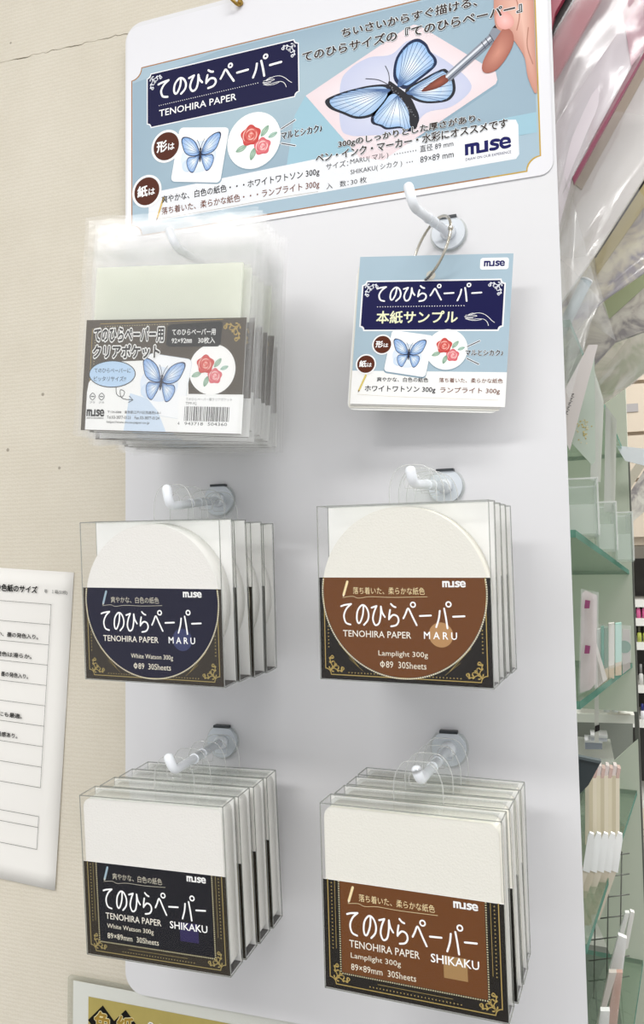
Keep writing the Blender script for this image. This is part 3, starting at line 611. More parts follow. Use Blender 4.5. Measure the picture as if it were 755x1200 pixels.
# ------------------------------------------------------------------ sample card on its ring
q = Vector((-.0774, -.029, Z0 + .1369)); Rm = RM(math.radians(5), math.radians(-1.5), math.radians(4.8))
card = thing('sample_card', 'blue paper sample booklet hanging from a silver ring', 'sample card', q + Rm @ Vector((0, 0, -.046)), Rm.to_euler())
bm = bmesh.new(); prism(bm, rrect(-.046, .046, .0004, .092, .0012, 3), 0, .0006); add('front_card', bm, card, mats=M_card)
a = Art(); a.push(0, 46)
a.rect(-46, -25.4, 46, 46, '#a9bfcd', 0); a.rect(-46, -46, 46, -25.4, '#f5f5f4', 0)
a.poly(notch(-43.6, 42.6, -.8, 30.8, 2.6), '#f4f4f6', 1); a.poly(notch(-42.7, 41.7, .1, 29.9, 2.4), '#15154a', 2)
title(a, -34, 29.6, 17.4, 27, '#ffffff', 4, w=.1); a.dots(-33, 14.3, 19, 14.6, 34, .35, '#ffffff', 4)
a.text('本紙サンプル', -33.2, 4, 15.6, 11.6, '#f0f2cc', 4, bold=.022); hand_line(a, 19.6, 6.6, 17, '#ffffff', 4, .03)
filigree(a, -41.4, 28.6, 8, -90, '#e6e8f0', 4); filigree(a, 40.4, 28.6, 8, 180, '#e6e8f0', 4)
a.push(-12.2, -14.6, 1, -8); a.poly(rrect(-13.1, 13.1, -13.8, 12.4, 2.4), '#8ea5b4', 2); a.poly(rrect(-12.8, 12.8, -12.8, 12.8, 2.2), '#fafafc', 4); butterfly(a, .2, -.4, 9.8, 6, 6); a.pop()
a.disc(10.4, -12.4, 12.6, '#8ea5b4', 2); a.disc(10.4, -12.0, 12.3, '#fafaf8', 3); roses(a, 10.8, -12.2, 11, 5)
for x, y, ch in ((-28.5, -9.2, '形'), (-37.8, -21.4, '紙')):
    a.disc(x, y, 6.3, '#f7f7f7', 6, n=32); a.disc(x, y, 5.4, '#5b2a18', 7, n=32); a.text(ch, x - 4, y - 1.8, x + .3, y + 2.2, '#ffffff', 8, bold=.03); a.text('は', x + .8, y - 1.6, x + 3.6, y + .8, '#ffffff', 8, bold=.02)
for p_ in (((22.4, -10.2), (29.4, -6.8)), ((22.6, -17.4), (29.6, -20.8))):
    a.stroke(p_, 1.3, '#f2f4f6', 3); a.stroke(p_, .55, '#2a3040', 4)
a.text('マルとシカク♪', 21.6, -15.6, 43.2, -12.2, '#22262e', 6, bold=.024, halo='#f4f6f8', hw=.05)
pencil(a, -37.4, -28.2, -41, -37.6, 1.2, '#dcc878', '#6b5030', 4)
a.text('爽やかな、白色の紙色', -30.4, -32, .6, -29.2, '#22222a', 4, bold=.008); a.text('ホワイトワトソン 300g', -37.4, -38.8, 5.2, -34.6, '#22222a', 4, bold=.014)
a.text('落ち着いた、柔らかな紙色', 7, -32, 44, -29.2, '#7a4630', 4, bold=.004); a.text('ランプライト 300g', 8, -38.8, 42.6, -34.8, '#7a4630', 4, bold=.008)
a.spline([(-42, -40), (-20, -41), (10, -41.5), (42, -42)], .18, '#d9d2c4', 2)
a.poly(rrect(27, 43.6, 36.4, 43.6, 1.6), '#f5f6f9', 2); muse(a, 29.2, 38.4, 41.4, 41.8, '#17175e', 4)
a.pop(); add('card_print', a.mesh('card_print'), card)
bm = bmesh.new(); n = 24
tube(bm, [(-.0018, -.0003, .0795), (-.0018, .0003, .0795)], .0028, 20); add('punched_hole', bm, card, mats=mat('hole_shadow', '#c9c6bb', .5))
for k in range(3):
    bm = bmesh.new(); dz = -.0012 * (k + 1); dx = -.0008 * (k + 1)
    prism(bm, rrect(-.0455 + dx, .0445 + dx, .0004 + dz, .0885 + dz, .004 if k == 2 else .001, 4), .0008 + k * .0006, .0013 + k * .0006); add('sample_sheet', bm, card, mats=(M_paper, M_papery, M_card)[k])
ring = thing('binder_ring', 'silver book ring joining the sample booklet to its hook', 'ring', (0, 0, 0))
pc = at(503, 324, -.031); pt = at(507, 262, -.016)
c = (pc + pt) / 2; ring.location = pc; rad = (pt - pc).length / 2
bm = bmesh.new(); ax = (pt - pc).normalized(); side = Vector((.62, -.70, 0)).normalized(); side = (side - ax * side.dot(ax)).normalized()
tube(bm, [(c - pc) + (ax * math.cos(2 * math.pi * i / 48) + side * math.sin(2 * math.pi * i / 48)) * rad for i in range(48)], .0009, 10, closed=True); add('wire_loop', bm, ring, mats=M_metal)
bm = bmesh.new(); hpos = (c - pc) + (ax * math.cos(1.35) + side * math.sin(-1.35)) * rad
bmesh.ops.create_uvsphere(bm, u_segments=12, v_segments=8, radius=.0017, matrix=Matrix.Translation((c - pc) - side * -rad)); add('hinge', bm, ring, mats=M_metal)

# ------------------------------------------------------------------ bundle of clear pocket bags
def bag_art():
    a = Art(); a.rect(-50, -32, 50, 32, '#4f463a', 0)
    def q(x, y): return ((x - 385) / 7.1, (260 - y) / 6.9)
    g = '#b49a55'
    a.stroke([q(60, 480), q(60, 75), q(95, 70), q(95, 55), q(640, 45)], .3, g, 1); a.dots(*q(75, 470), *q(75, 120), 34, .3, '#d9cda0', 1); a.dots(*q(120, 66), *q(400, 60), 26, .3, '#d9cda0', 1)
    filigree(a, *q(715, 60), 10, 180, g, 1)
    a.rect(*q(50, 478), *q(744, 330), '#f3f4f3', 1.2)
    a.poly([q(*p) for p in ([(50, 478), (50, 330), (56, 290), (110, 222), (200, 205), (330, 200), (420, 200), (500, 200), (510, 330), (500, 478)])], '#f3f4f3', 1.7)
    a.rect(*q(66, 210), *q(380, 84), '#efefee', 1.3) if 0 else None
    a.disc(*q(605, 235), 14.0, '#f8f8f7', 1.6); a.push(*q(405, 300), 1, -8); a.poly(rrect(-14, 14, -17, 17, 3), '#c9d3dc', 1.7); a.poly(rrect(-13.8, 13.8, -16.8, 16.8, 3), '#f4f6f8', 2); a.pop()
    a.poly([q(230, 478), q(250, 330), q(330, 350), q(380, 400), q(420, 478)], '#cfdff0', 2.4)
    butterfly(a, *q(388, 285), 13.2, -6, 4); roses(a, *q(592, 235), 12.5, 3)
    a.poly([q(*p) for p in ((402, 70), (415, 62), (630, 52), (640, 60), (636, 140), (625, 148), (412, 148), (400, 140))], '#0f0d0c', 5)
    a.text('てのひらペーパー用', *q(424, 104), *q(612, 80), '#f4f4f2', 6, bold=.015); a.text('92×92㎜　30枚入', *q(424, 136), *q(612, 112), '#f4f4f2', 6, bold=.015)
    a.text('てのひらペーパー用', *q(70, 127), *q(388, 72), '#1d1917', 8, bold=.035, halo='#f6f6f4', hw=.085); a.text('クリアポケット', *q(70, 192), *q(372, 140), '#1d1917', 8, bold=.035, halo='#f6f6f4', hw=.085)
    cx, cy = q(163, 255); a.disc(cx, cy, 15.2, '#2b2b2b', 5, ry=7.8); a.disc(cx, cy, 14.7, '#b9d4ee', 6, ry=7.3)
    a.text('てのひらペーパーに', *q(80, 250), *q(248, 232), '#2b3446', 8); a.text('ピッタリサイズ!!', *q(80, 284), *q(228, 264), '#2b3446', 8)
    a.spline([q(185, 308), q(190, 335), q(215, 345), q(225, 325), q(205, 318), q(215, 350), q(262, 356)], .35, '#2b2b2b', 6); a.stroke([q(248, 342), q(266, 357), q(246, 366)], .4, '#2b2b2b', 6)
    for x in (78, 120):
        u, v = q(x, 345); a.spline([(u - 1.8, v), (u, v + 2), (u + 1.8, v), (u, v - 2)], .4, '#55585a', 6, closed=True); a.stroke([(u - 1, v), (u + 1, v)], .5, '#55585a', 6); a.text('プラ', u - 1.8, v - 4, u + 1.8, v - 2.9, '#55585a', 6)
    muse(a, *q(54, 424), *q(137, 396), '#111111', 6); a.text('DRAW ON OUR EXPERIENCE', *q(55, 434), *q(135, 428), '#222222', 6)
    a.text('〒134-0088　東京都江戸川区西葛西5-8-1', *q(152, 411), *q(392, 399), '#444444', 6); a.text('Tel.03-3877-0123　Fax.03-3877-0124', *q(150, 432), *q(388, 420), '#444444', 6); a.text('https://www.muse-paper.co.jp', *q(150, 452), *q(345, 440), '#444444', 6)
    a.rect(*q(470, 478), *q(728, 338), '#f7f8f8', 5); a.text('てのひらペーパー用クリアポケット', *q(500, 356), *q(698, 344), '#555555', 6); a.text('TPP-92', *q(500, 372), *q(548, 361), '#555555', 6)
    rnd = random.Random(3); x = 497
    while x < 690:
        w = rnd.choice((2, 2, 3, 4.5)); a.rect(*q(x, 434), *q(x + w, 378), '#1c1c1c', 6); x += w + rnd.choice((2.2, 3, 4))
    a.text('4', *q(470, 450), *q(478, 438), '#222222', 6); a.text('943718', *q(500, 450), *q(580, 438), '#222222', 6); a.text('504360', *q(600, 450), *q(682, 438), '#222222', 6)
    return a.mesh('insert_print')
def crumple(w, h, nx, nz, amp, seed, z0=0, y=0):
    bm = bmesh.new(); g = []
    for j in range(nz + 1):
        row = []
        for i in range(nx + 1):
            x = -w / 2 + w * i / nx; z = z0 + h * j / nz
            e = noise.noise(Vector((x * 26 + seed, z * 9, seed * 1.7))) + .6 * noise.noise(Vector((x * 60 + seed, z * 30, 4)))
            k = .35 + .65 * max(abs(2 * i / nx - 1) ** 3, (j / nz) ** 3)
            row.append(bm.verts.new((x + .0007 * noise.noise(Vector((z * 60, seed, i))), y + amp * e * k, z + (.0009 * noise.noise(Vector((x * 90, seed, 0))) if j in (0, nz) else 0))))
        g.append(row)
    for j in range(nz):
        for i in range(nx): bm.faces.new((g[j][i], g[j][i + 1], g[j + 1][i + 1], g[j + 1][i])).smooth = True
    return bm
bag_print = bag_art()
def make_bag():
    t = thing('pocket_bag', 'x', 'pocket bag', (0, 0, 0))
    bm = crumple(.108, .127, 26, 26, .0009, 2.3, y=-.0012); add('front_film', bm, t, mats=M_film)
    bm = crumple(.108, .127, 14, 16, .0009, 7.1, y=.0030); add('back_film', bm, t, mats=M_film)
    bm = bmesh.new(); box(bm, -.0455, .0455, .0006, .0022, .004, .098); add('sleeve_stack', bm, t, mats=M_sleeve)
    c = add('insert_card', bx(-.050, .050, -.0001, .0003, .0035, .0675), t, mats=M_card); add('insert_print', bag_print, c, (0, -.0001, .0355))
    bm = crumple(.106, .0035, 20, 1, .0004, 3.3, z0=.104, y=-.0018); add('adhesive_strip', bm, t, mats=M_tab)
    return t
proto = make_bag(); NB = 12
for i in range(NB):
    o = proto if i == 0 else copy_tree(proto)
    u = i / (NB - 1)
    r = (math.radians(2 + random.uniform(-.4, .4) * (i > 0)), math.radians(2.5), math.radians(5.0 if i == 0 else random.uniform(2.0, 6.0)))
    o.location = ((-221 - 7 * u + random.uniform(-3, 3) * (i > 0)) / 1000, -.1005 + .0066 * i, Z0 + (70 + 3 * u + random.uniform(-2, 2) * (i > 0)) / 1000)
    o.rotation_euler = RM(*r).to_euler()
    if i == 0: tag(o, 'foremost clear pocket bag with the butterfly insert fully in view', 'pocket bag', 'clear pocket bags on the upper left hook')
    else: tag(o, f'clear pocket bag {ORDW[i - 1] if i < NB - 1 else "rearmost, last"} from the front in the bundle on the upper left hook', 'pocket bag', 'clear pocket bags on the upper left hook')

# ------------------------------------------------------------------ notice sheet on the wall
nt_ = thing('notice_sheet', 'white printed size table sheet taped to the wall at left', 'notice', (-.356, .0094, Z0 - .006), RM(0, 0, math.radians(3.6)).to_euler())
bm = bmesh.new(); N1, N2 = 14, 20; g = []
for j in range(N2 + 1):
    g.append([bm.verts.new((-.170 * i / N1, -.0004 - .0022 * max(0, (j / N2 - .45)) ** 1.5 * (1 - i / N1) ** 2 - .0004 * abs(noise.noise(Vector((i * .3, j * .25, 1)))), -.233 * j / N2)) for i in range(N1 + 1)])
for j in range(N2):
    for i in range(N1): bm.faces.new((g[j][i], g[j][i + 1], g[j + 1][i + 1], g[j + 1][i])).smooth = True
sheet = add('paper_sheet', bm, nt_, mats=mat('copy_paper', '#eceae6', .7)); sheet.modifiers.new('thick', 'SOLIDIFY').thickness = .00025
a = Art(); ink = '#151515'
def ty(py): return -(py - 670) / 1.62
def rowz(k): return -25.0 - k * 15.1
for k in range(10): a.stroke([(-168, rowz(k)), (-17.6, rowz(k))], .28, '#4a4a4a', 1)
a.stroke([(-17.6, rowz(0)), (-17.6, rowz(9))], .28, '#4a4a4a', 1)
for k in (0, 1): a.stroke([(-168, -182 - k * 8), (-17.6, -182 - k * 8)], .28, '#4a4a4a', 1)
a.stroke([(-168, -206), (-17.6, -206)], .28, '#4a4a4a', 1); a.stroke([(-17.6, -182), (-17.6, -206)], .28, '#4a4a4a', 1)
a.text('各種用途の色紙のサイズ', -92, -17.6, -31, -12.2, ink, 1, bold=.03); a.text('単　１箱(50枚)', -24.5, -17.2, -3.8, -13.8, '#333333', 1)
for t_, x0_, x1_, k in (('墨色が広がらない、墨の発色入り。', -98, -28.5, 1.78), ('発色は滑らか。', -66, -33.5, 2.78), ('やや渋く美しい、墨の発色入り。', -92, -35.5, 3.78), ('手紙などにも最適。', -80, -39, 5.78), ('にじみも美しく高級感あり。', -96, -42, 6.78)):
    a.text(t_, x0_ + 1, rowz(k) - .2, x1_ + 1, rowz(k) + 3.4, ink, 1, bold=.02)
add('sheet_print', a.mesh('sheet_print'), sheet, (0, -.0016, 0))

# ------------------------------------------------------------------ gold laminated sign at the bottom
sg = thing('gold_sign', 'gold laminated sign with black diamonds below the white board', 'sign', (-.357, .0062, Z0 - .2945), RM(0, 0, math.radians(.2)).to_euler())
bm = bmesh.new(); prism(bm, rrect(0, .30, -.16, 0, .003, 3), -.0008, .0002); add('lamination', bm, sg, mats=M_lam)
bm = bmesh.new(); prism(bm, [(.0045, -.158), (.297, -.158), (.297, -.0035), (.0045, -.0035)], -.0007, -.0003); ws = add('white_sheet', bm, sg, mats=M_card)
bm = bmesh.new(); prism(bm, [(.0175, -.14), (.282, -.14), (.282, -.0125), (.0175, -.0125)], -.0010, -.0008); gp = add('gold_panel', bm, sg, mats=M_gold)
a = Art()
for x, ch in ((29.5, '色'), (48, '紙')):
    a.poly([(x, -20.5), (x + 12.2, -32.5), (x, -44.5), (x - 12.2, -32.5)], '#12100e', 1); a.text(ch, x - 6.6, -39, x + 6.6, -25.2, '#e8dfae', 2, bold=.06); a.text(ch, x - 6.6, -39, x + 6.6, -25.2, '#a08238', 3, bold=.03)
a.text('は', 66.5, -40, 80, -27, '#1c1a18', 3, bold=.05, halo='#f2f2ee', hw=.06)
add('sign_print', a.mesh('sign_print'), gp, (0, -.0010, .004))

# ------------------------------------------------------------------ shelf unit receding to the right of the board
SD = Vector((.13, 1, -.075)).normalized(); SR = RM(-math.atan(.13), -math.atan(.0745), 0)
unit = thing('shelf_unit', 'glass shelf unit with sage green end panel receding behind the board', 'shelf', (0, .035, Z0), SR.to_euler())
def plate(name, z, x0=-.30, y0=0.0, y1=.46, th=.005):
    bm = bmesh.new(); box(bm, x0, .001, y0, y1, z - th, z)
    for f in bm.faces:
        if abs(f.normal.z) < .5: f.material_index = 1
    bm.normal_update()
    for f in bm.faces: f.material_index = 0 if abs(f.normal.z) > .5 else 1
    return add(name, bm, unit, mats=[M_glass, M_glassedge])
for z in (.157, .017, -.090, -.232, -.412): plate('glass_shelf', z)
UPX = .004
add('end_panel', bx(-.30, UPX, .46, .468, -.145, .62), unit, mats=M_green)
bm = bmesh.new(); prism(bm, [(.004, -.175), (-.055, -.235), (-.075, -.30), (-.055, -.36), (-.03, -.42), (-.01, -.60), (.004, -.60)], .46, .468); add('lower_end_panel', bm, unit, mats=M_green)
add('corner_post', bx(.001, .0055, .461, .472, -.75, .155), unit, mats=M_post)
add('back_panel', bx(-.306, -.300, 0, .46, -.75, .62), unit, mats=M_green)

M = mat
def slab(name, px, Y, th, m, parent=None, parentloc=None):
    """flat piece facing the aisle: outline given where it is seen at depth Y, real thickness th"""
    pts = [at(x, y, Y) for x, y in px]; o0 = parentloc if parentloc is not None else Vector((0, 0, 0))
    bm = bmesh.new(); f = prism(bm, [(p.x - o0.x, p.z - o0.z) for p in pts], Y - o0.y, Y + th - o0.y)
    return add(name, bm, parent, mats=m)
def wrap_mesh(px4, Y, amp, seed, o0, n=22):
    """crinkled cellophane over the four corners px4"""
    c = [at(x, y, Y) for x, y in px4]; bm = bmesh.new(); g = []
    ex = (c[1] - c[0]).length; ez = (c[3] - c[0]).length
    for j in range(n + 1):
        v = j / n; row = []
        for i in range(n + 1):
            u = i / n; p = (c[0] * (1 - u) + c[1] * u) * (1 - v) + (c[3] * (1 - u) + c[2] * u) * v
            e = noise.noise(Vector((u * ex * 90 + seed, v * ez * 9, seed))) + .3 * noise.noise(Vector((u * ex * 160, v * ez * 30 + seed, 2)))
            row.append(bm.verts.new(Vector((p.x, p.y + amp * e, p.z)) - o0))
        g.append(row)
    for j in range(n):
        for i in range(n): bm.faces.new((g[j][i], g[j][i + 1], g[j + 1][i + 1], g[j + 1][i])).smooth = (i + j) % 5 != 0
    return bm
def pad(label, px, Y, th, m, wrap=None, extra=(), amp=.004, seed=1.0):
    o0 = at(*px[0], Y); t = thing('wrapped_paper_pad', label, 'paper pad', o0)
    slab('cover_sheet', px, Y, th, m, t, o0)
    for nm, p2, dy, th2, m2 in extra: slab(nm, p2, Y + dy, th2, m2, t, o0)
    if wrap: add('cellophane_wrap', wrap_mesh(wrap, Y - .004, amp, seed, o0), t, mats=M_wrap)
    return t
M_cr = M('crimson_board', '#a3344e', .3, noise_amt=.15, noise_scale=30); M_rd = M('rose_red_board', '#a8384e', .3, noise_amt=.2, noise_scale=30)
M_lil = M('pale_lilac_board', '#e2d9e0', .3, noise_amt=.08, noise_scale=30); M_mag = M('magenta_edge', '#8e3a56', .4); M_bei = M('beige_edge', '#c6b9aa', .5)
M_sil = M('silvery_white_board', '#ebe8e6', .25, noise_amt=.1, noise_scale=25); M_olv = M('olive_board', '#c9bb8c', .5); M_blk = M('gap_shade_and_black_print', '#1a1214', .5)  # M_blk: painted shade in the pad gaps, also the black tag print
M_grn = M('leaf_green_board', '#b2bd9a', .5)
def marble(name, c1, c2, c3, sc):
    m = bpy.data.materials.new(name); m.use_nodes = True; nt = m.node_tree; b = nt.nodes['Principled BSDF']; tc = nt.nodes.new('ShaderNodeTexCoord')
    n = nt.nodes.new('ShaderNodeTexNoise'); n.inputs['Scale'].default_value = sc; n.inputs['Detail'].default_value = 6; n.inputs['Distortion'].default_value = 1.5; nt.links.new(tc.outputs['Object'], n.inputs['Vector'])
    r = nt.nodes.new('ShaderNodeValToRGB'); e = r.color_ramp.elements; e[0].position = .36; e[0].color = (*srgb(c1), 1); e[1].position = .62; e[1].color = (*srgb(c3), 1); k = e.new(.48); k.color = (*srgb(c2), 1)
    nt.links.new(n.outputs['Fac'], r.inputs[0]); nt.links.new(r.outputs[0], b.inputs['Base Color']); b.inputs['Roughness'].default_value = .35; return m
M_mb1 = marble('cream_lilac_pattern', '#8f8898', '#cfc6b8', '#e6dfc8', 38); M_mb2 = marble('grey_streak_pattern', '#9a9597', '#cdc8c2', '#e3e0d8', 45); M_mb3 = marble('pale_green_pattern', '#c3c8b0', '#dedccf', '#efeae0', 40)
pad('crimson wrapped paper pad closest behind the board top corner', [(640, 60), (640, -40), (682, -40), (651, 14)], .022, .005, M_cr)
pad('rose red wrapped paper pad behind the crimson pad', [(640, 105), (640, -40), (726, -40), (655, 86)], .034, .004, M_rd, [(636, 170), (656, 140), (790, -60), (640, -60)], [('gap_shade_sheet', [(640, 60), (640, -44), (697, -44), (652, 32)], -.006, .004, M_blk)], seed=3.1)  # black sheet paints the shaded gap between crimson and red pads
pad('pale lilac wrapped paper pad with a magenta edge', [(640, 320), (640, -40), (800, -40), (800, -32), (671, 206)], .05, .004, M_lil, [(640, 250), (671, 210), (800, -20), (650, -60)],
    [('magenta_edge', [(671, 208), (800, -34), (800, -16), (673, 214)], .001, .004, M_mag), ('pink_panel', [(722, -40), (800, -40), (800, -6), (740, 78)], -.001, .0009, M('dusty_pink_print', '#b98394', .4))], amp=.007, seed=5.4)
pad('silvery white wrapped paper pad below the magenta edge', [(640, 380), (640, 180), (800, -10), (800, 138), (696, 300)], .085, .005, M_sil, [(650, 300), (696, 302), (800, 140), (700, 130)],
    [('beige_edge', [(672, 214), (800, -12), (800, 8), (682, 222)], -.001, .0009, M_bei)], amp=.006, seed=8.2)
pad('cream and lilac patterned wrapped paper pad', [(650, 420), (650, 300), (800, 140), (800, 288), (706, 352)], .125, .005, M_mb1, [(660, 380), (707, 354), (800, 290), (740, 210)],
    [('olive_edge', [(697, 302), (800, 146), (800, 178), (700, 322)], -.001, .0009, M_olv), ('gap_shade_strip', [(697, 300), (800, 140), (800, 146), (698, 303)], -.0012, .001, M_blk)], seed=9.7)  # thin black strip paints the shade in the gap above this pad
pad('green striped grey streaked paper pad', [(660, 470), (660, 350), (800, 270), (800, 372), (722, 400)], .175, .005, M_mb2, None,
    [('green_edge', [(707, 355), (800, 274), (800, 296), (714, 374)], -.001, .0009, M_grn)])
pad('pale green and white patterned paper pad lowest of the leaning pads', [(670, 500), (670, 400), (800, 345), (800, 400), (739, 450)], .25, .006, M_mb3, [(680, 470), (740, 452), (800, 402), (760, 365)], seed=12.3)
# ledge glass the pads rest on and its film
lg = thing('cellophane_bag_bundle', 'crumpled clear cellophane bags beside the upper board edge', 'cellophane bags', at(670, 300, .06))
for k, (p4, Y) in enumerate((([(650, 420), (668, 470), (702, 345), (655, 180)], .026), ([(660, 330), (694, 380), (722, 400), (668, 215)], .105), ([(655, 470), (672, 430), (704, 350), (655, 300)], .029))):
    add('crumpled_bag', wrap_mesh(p4, Y, .004, 2.2 + k * 3, lg.location, 18), lg, mats=M_wrap)
def simple(name, label, cat, px, Y, th, m, group=None):
    o0 = at(*px[0], Y); pts = [at(x, y, Y) - o0 for x, y in px]; bm = bmesh.new(); prism(bm, [(p.x, p.z) for p in pts], 0, th)
    return tag(add(name, bm, None, o0, mats=m), label, cat, group)
# --- things in the upper compartment (between the board edge and the teal glass edge)
tb = thing('grey_tube', 'blue grey roll leaning behind the board edge', 'roll', at(664, 392, .10))
bm = bmesh.new(); p0 = at(656, 392, .10) - tb.location; p1 = at(688, 328, .10) - tb.location; tube(bm, [p0, p1], .0042, 20); add('rolled_sheet', bm, tb, mats=M('blue_grey_paper', '#9fafb6', .5))
bm = bmesh.new(); tube(bm, [p1 * .98 + p0 * .02, p1 * 1.005 - p0 * .005], .0045, 20); add('end_cap', bm, tb, mats=M_white)
nc = thing('handwritten_note_card', 'pale pink card with handwriting leaning at the board edge', 'card', at(664, 515, .085))
slab('card', [(655, 470), (690, 404), (701, 404), (668, 528), (656, 500)], .085, .0008, M('pale_pink_card', '#e3dcda', .6), nc, nc.location)
a = Art()
for k in range(5): a.spline([(0, -k * 3.2), (1.5, .6 - k * 3.2), (.4, -1.2 - k * 3.2), (2.2, -1.6 - k * 3.2)], .3, '#3c3c40', 1)
p = at(670, 462, .085) - nc.location; add('handwriting', a.mesh('handwriting'), nc, (p.x, p.y - .0002, p.z), (0, math.radians(20), 0))
mc = thing('mint_card', 'mint card with a gold speckled motif standing in the upper compartment', 'card', at(672, 530, .12))
slab('card', [(671, 520), (692, 412), (697, 420), (698, 540), (694, 545)], .12, .001, M('mint_card', '#c6d2c6', .6), mc, mc.location)
a = Art()
for k in range(40): a.disc(random.gauss(0, 2.2), random.gauss(0, 4.5), .55, random.choice(('#d8c98a', '#e8e0c0', '#c9b970')), 1 + (k % 3), n=7)
p = at(684, 502, .12) - mc.location; add('gold_motif', a.mesh('gold_motif'), mc, (p.x, p.y - .0002, p.z))
for k, (px, Y, lb) in enumerate((([(692, 562), (695, 430), (699, 440), (708, 470), (704, 565)], .15, 'tall narrow cellophane packet nearer the board in the upper compartment'),
                                 ([(708, 600), (710, 475), (723, 492), (721, 600)], .24, 'narrow cellophane packet farther along the upper compartment'))):
    t = thing('cellophane_packet', lb, 'packet', at(*px[0], Y)); slab('strip', px, Y, .002, M('pale_strip_paper', '#d3d6cc', .5), t, t.location)
    b4 = [px[0], px[-1], px[-2], px[1]]; add('cellophane_wrap', wrap_mesh(b4, Y - .003, .002, k * 4.2, t.location, 12), t, mats=M_wrap)
# clear acrylic bins standing on the first glass shelf
def clear_bin(px0, px1, ytop, ybot, Y, D_, label):
    p0 = at(px0, ybot, Y); p1 = at(px1, ytop, Y); t = thing('acrylic_bin', label, 'bin', p0); w = p1.x - p0.x; h = p1.z - p0.z
    for nm, b in (('front_pane', (0, w, 0, .0015, 0, h)), ('rear_pane', (0, w, D_, D_ + .0015, 0, h)), ('side_pane', (w - .0015, w, .0015, D_, 0, h)), ('side_pane', (0, .0015, .0015, D_, 0, h)), ('bin_floor', (0, w, 0, D_, -.0015, 0))):
        add(nm, bx(*b), t, mats=M_acrylic)
    bm = bmesh.new(); e = .0006
    for y in (0, D_): box(bm, 0, w, y - e, y + e, h - e, h + e); box(bm, w - e, w + e, y - e, y + e, 0, h)
    box(bm, w - e, w + e, 0, D_, h - e, h + e); add('polished_edge', bm, t, mats=M_tabrim)
    add('white_insert', bx(.002, w - .002, .004, .005, .001, h * .55), t, mats=M('pale_insert', '#dfe3dc', .6))
    return t
clear_bin(640, 700, 560, 628, .09, .07, 'clear acrylic bin nearest the board on the first glass shelf')
clear_bin(700, 722, 588, 645, .20, .07, 'clear acrylic bin second along the first glass shelf')
clear_bin(722, 741, 600, 657, .30, .08, 'clear acrylic bin at the far end of the first glass shelf')
simple('folded_plastic_sheet', 'white plastic sheet folded over the far upper shelf edge', 'plastic sheet', [(722, 522), (733, 540), (757, 546), (775, 535), (775, 528)], .45, .002, M_white)
dg = thing('leaning_frame', 'beige framed panel leaning beyond the shelf end', 'frame', at(716, 600, .56))
slab('frame_strip', [(716, 585), (748, 540), (756, 546), (722, 600)], .56, .006, M('beige_frame', '#c6bfb0', .5), dg, dg.location)
slab('grey_marbled_panel', [(724, 600), (757, 548), (790, 520), (790, 570), (741, 612)], .57, .004, M_mb2, dg, dg.location)
# --- second shelf: clear packet with pink marks, booklets
t = thing('clear_sticker_packet', 'tall clear packet with two magenta marks on the second shelf', 'packet', at(681, 808, .07))
slab('packet_sheet', [(680, 812), (682, 696), (686, 692), (700, 698), (699, 800), (692, 808)], .07, .002, M('packet_print', '#d3c9c8', .4, noise_amt=.12, noise_scale=160), t, t.location)
for y in (703, 756): slab('magenta_mark', [(686, y), (692, y + 1), (691, y + 10), (685, y + 10)], .0640, .0006, M('magenta_print', '#8e3f6c', .5), t, t.location)
add('cellophane_wrap', wrap_mesh([(678, 815), (701, 805), (702, 694), (681, 690)], .066, .0015, 4.4, t.location, 14), t, mats=M_wrap)
t = thing('pamphlet_fan', 'fan of white pamphlets leaning beside the magenta marked packet', 'pamphlets', at(697, 805, .12))
for k in range(5): slab('pamphlet', [(696 + k * .6, 752 + k * 3), (699 + k * .5, 752 + k * 3), (712 - k * 2.4, 796 + k * 2), (707 - k * 2.4, 800 + k * 2)], .12 + k * .0012, .0009, M('pamphlet_white', '#e6e2dd', .6), t, t.location)
for k, (x0, x1, yt, yb, cc, lb) in enumerate(((700, 704.5, 738, 798, '#b9c7bf', 'grey green'), (704.5, 708.5, 735, 797, '#6fa99b', 'teal'), (708.5, 713.5, 736, 799, '#8fa598', 'dull green'), (713.5, 720.5, 731, 796, '#e9e4df', 'white'), (721.5, 729, 731, 792, '#b4dcd3', 'mint'))):
    t = thing('booklet', f'{lb} booklet in the row on the second shelf', 'booklet', at(x0, yb, .2 + k * .012), None, 'booklets on the second glass shelf')
    slab('cover', [(x0, yt), (x1 - .3, yt - 1), (x1 - .3, yb - 17), (x0, yb - 15)], .2 + k * .012, .01, M('booklet_' + lb.replace(' ', '_'), cc, .5), t, t.location)
    slab('lower_band', [(x0, yb - 15), (x1 - .3, yb - 17), (x1 - .3, yb - 1), (x0, yb)], .2 + k * .012, .01, M('booklet_band', '#d3c6b2', .5), t, t.location)
t = thing('round_motif_packet', 'clear packet with a green round motif at the end of the booklet row', 'packet', at(730, 790, .32))
slab('packet_card', [(730, 790), (730, 737), (738, 738), (739, 783)], .32, .002, M('lilac_grey_card', '#c3bcb8', .5), t, t.location)
bm = bmesh.new(); c = at(732, 758, .3195) - t.location; tube(bm, [(c.x, c.y - .0005, c.z), (c.x, c.y + .0005, c.z)], .006, 20); add('round_motif', bm, t, mats=M('motif_green', '#5f8f7c', .5))
add('cellophane_wrap', wrap_mesh([(700, 788), (740, 776), (740, 733), (700, 731)], .19, .002, 6.4, t.location, 12), t, mats=M_wrap)
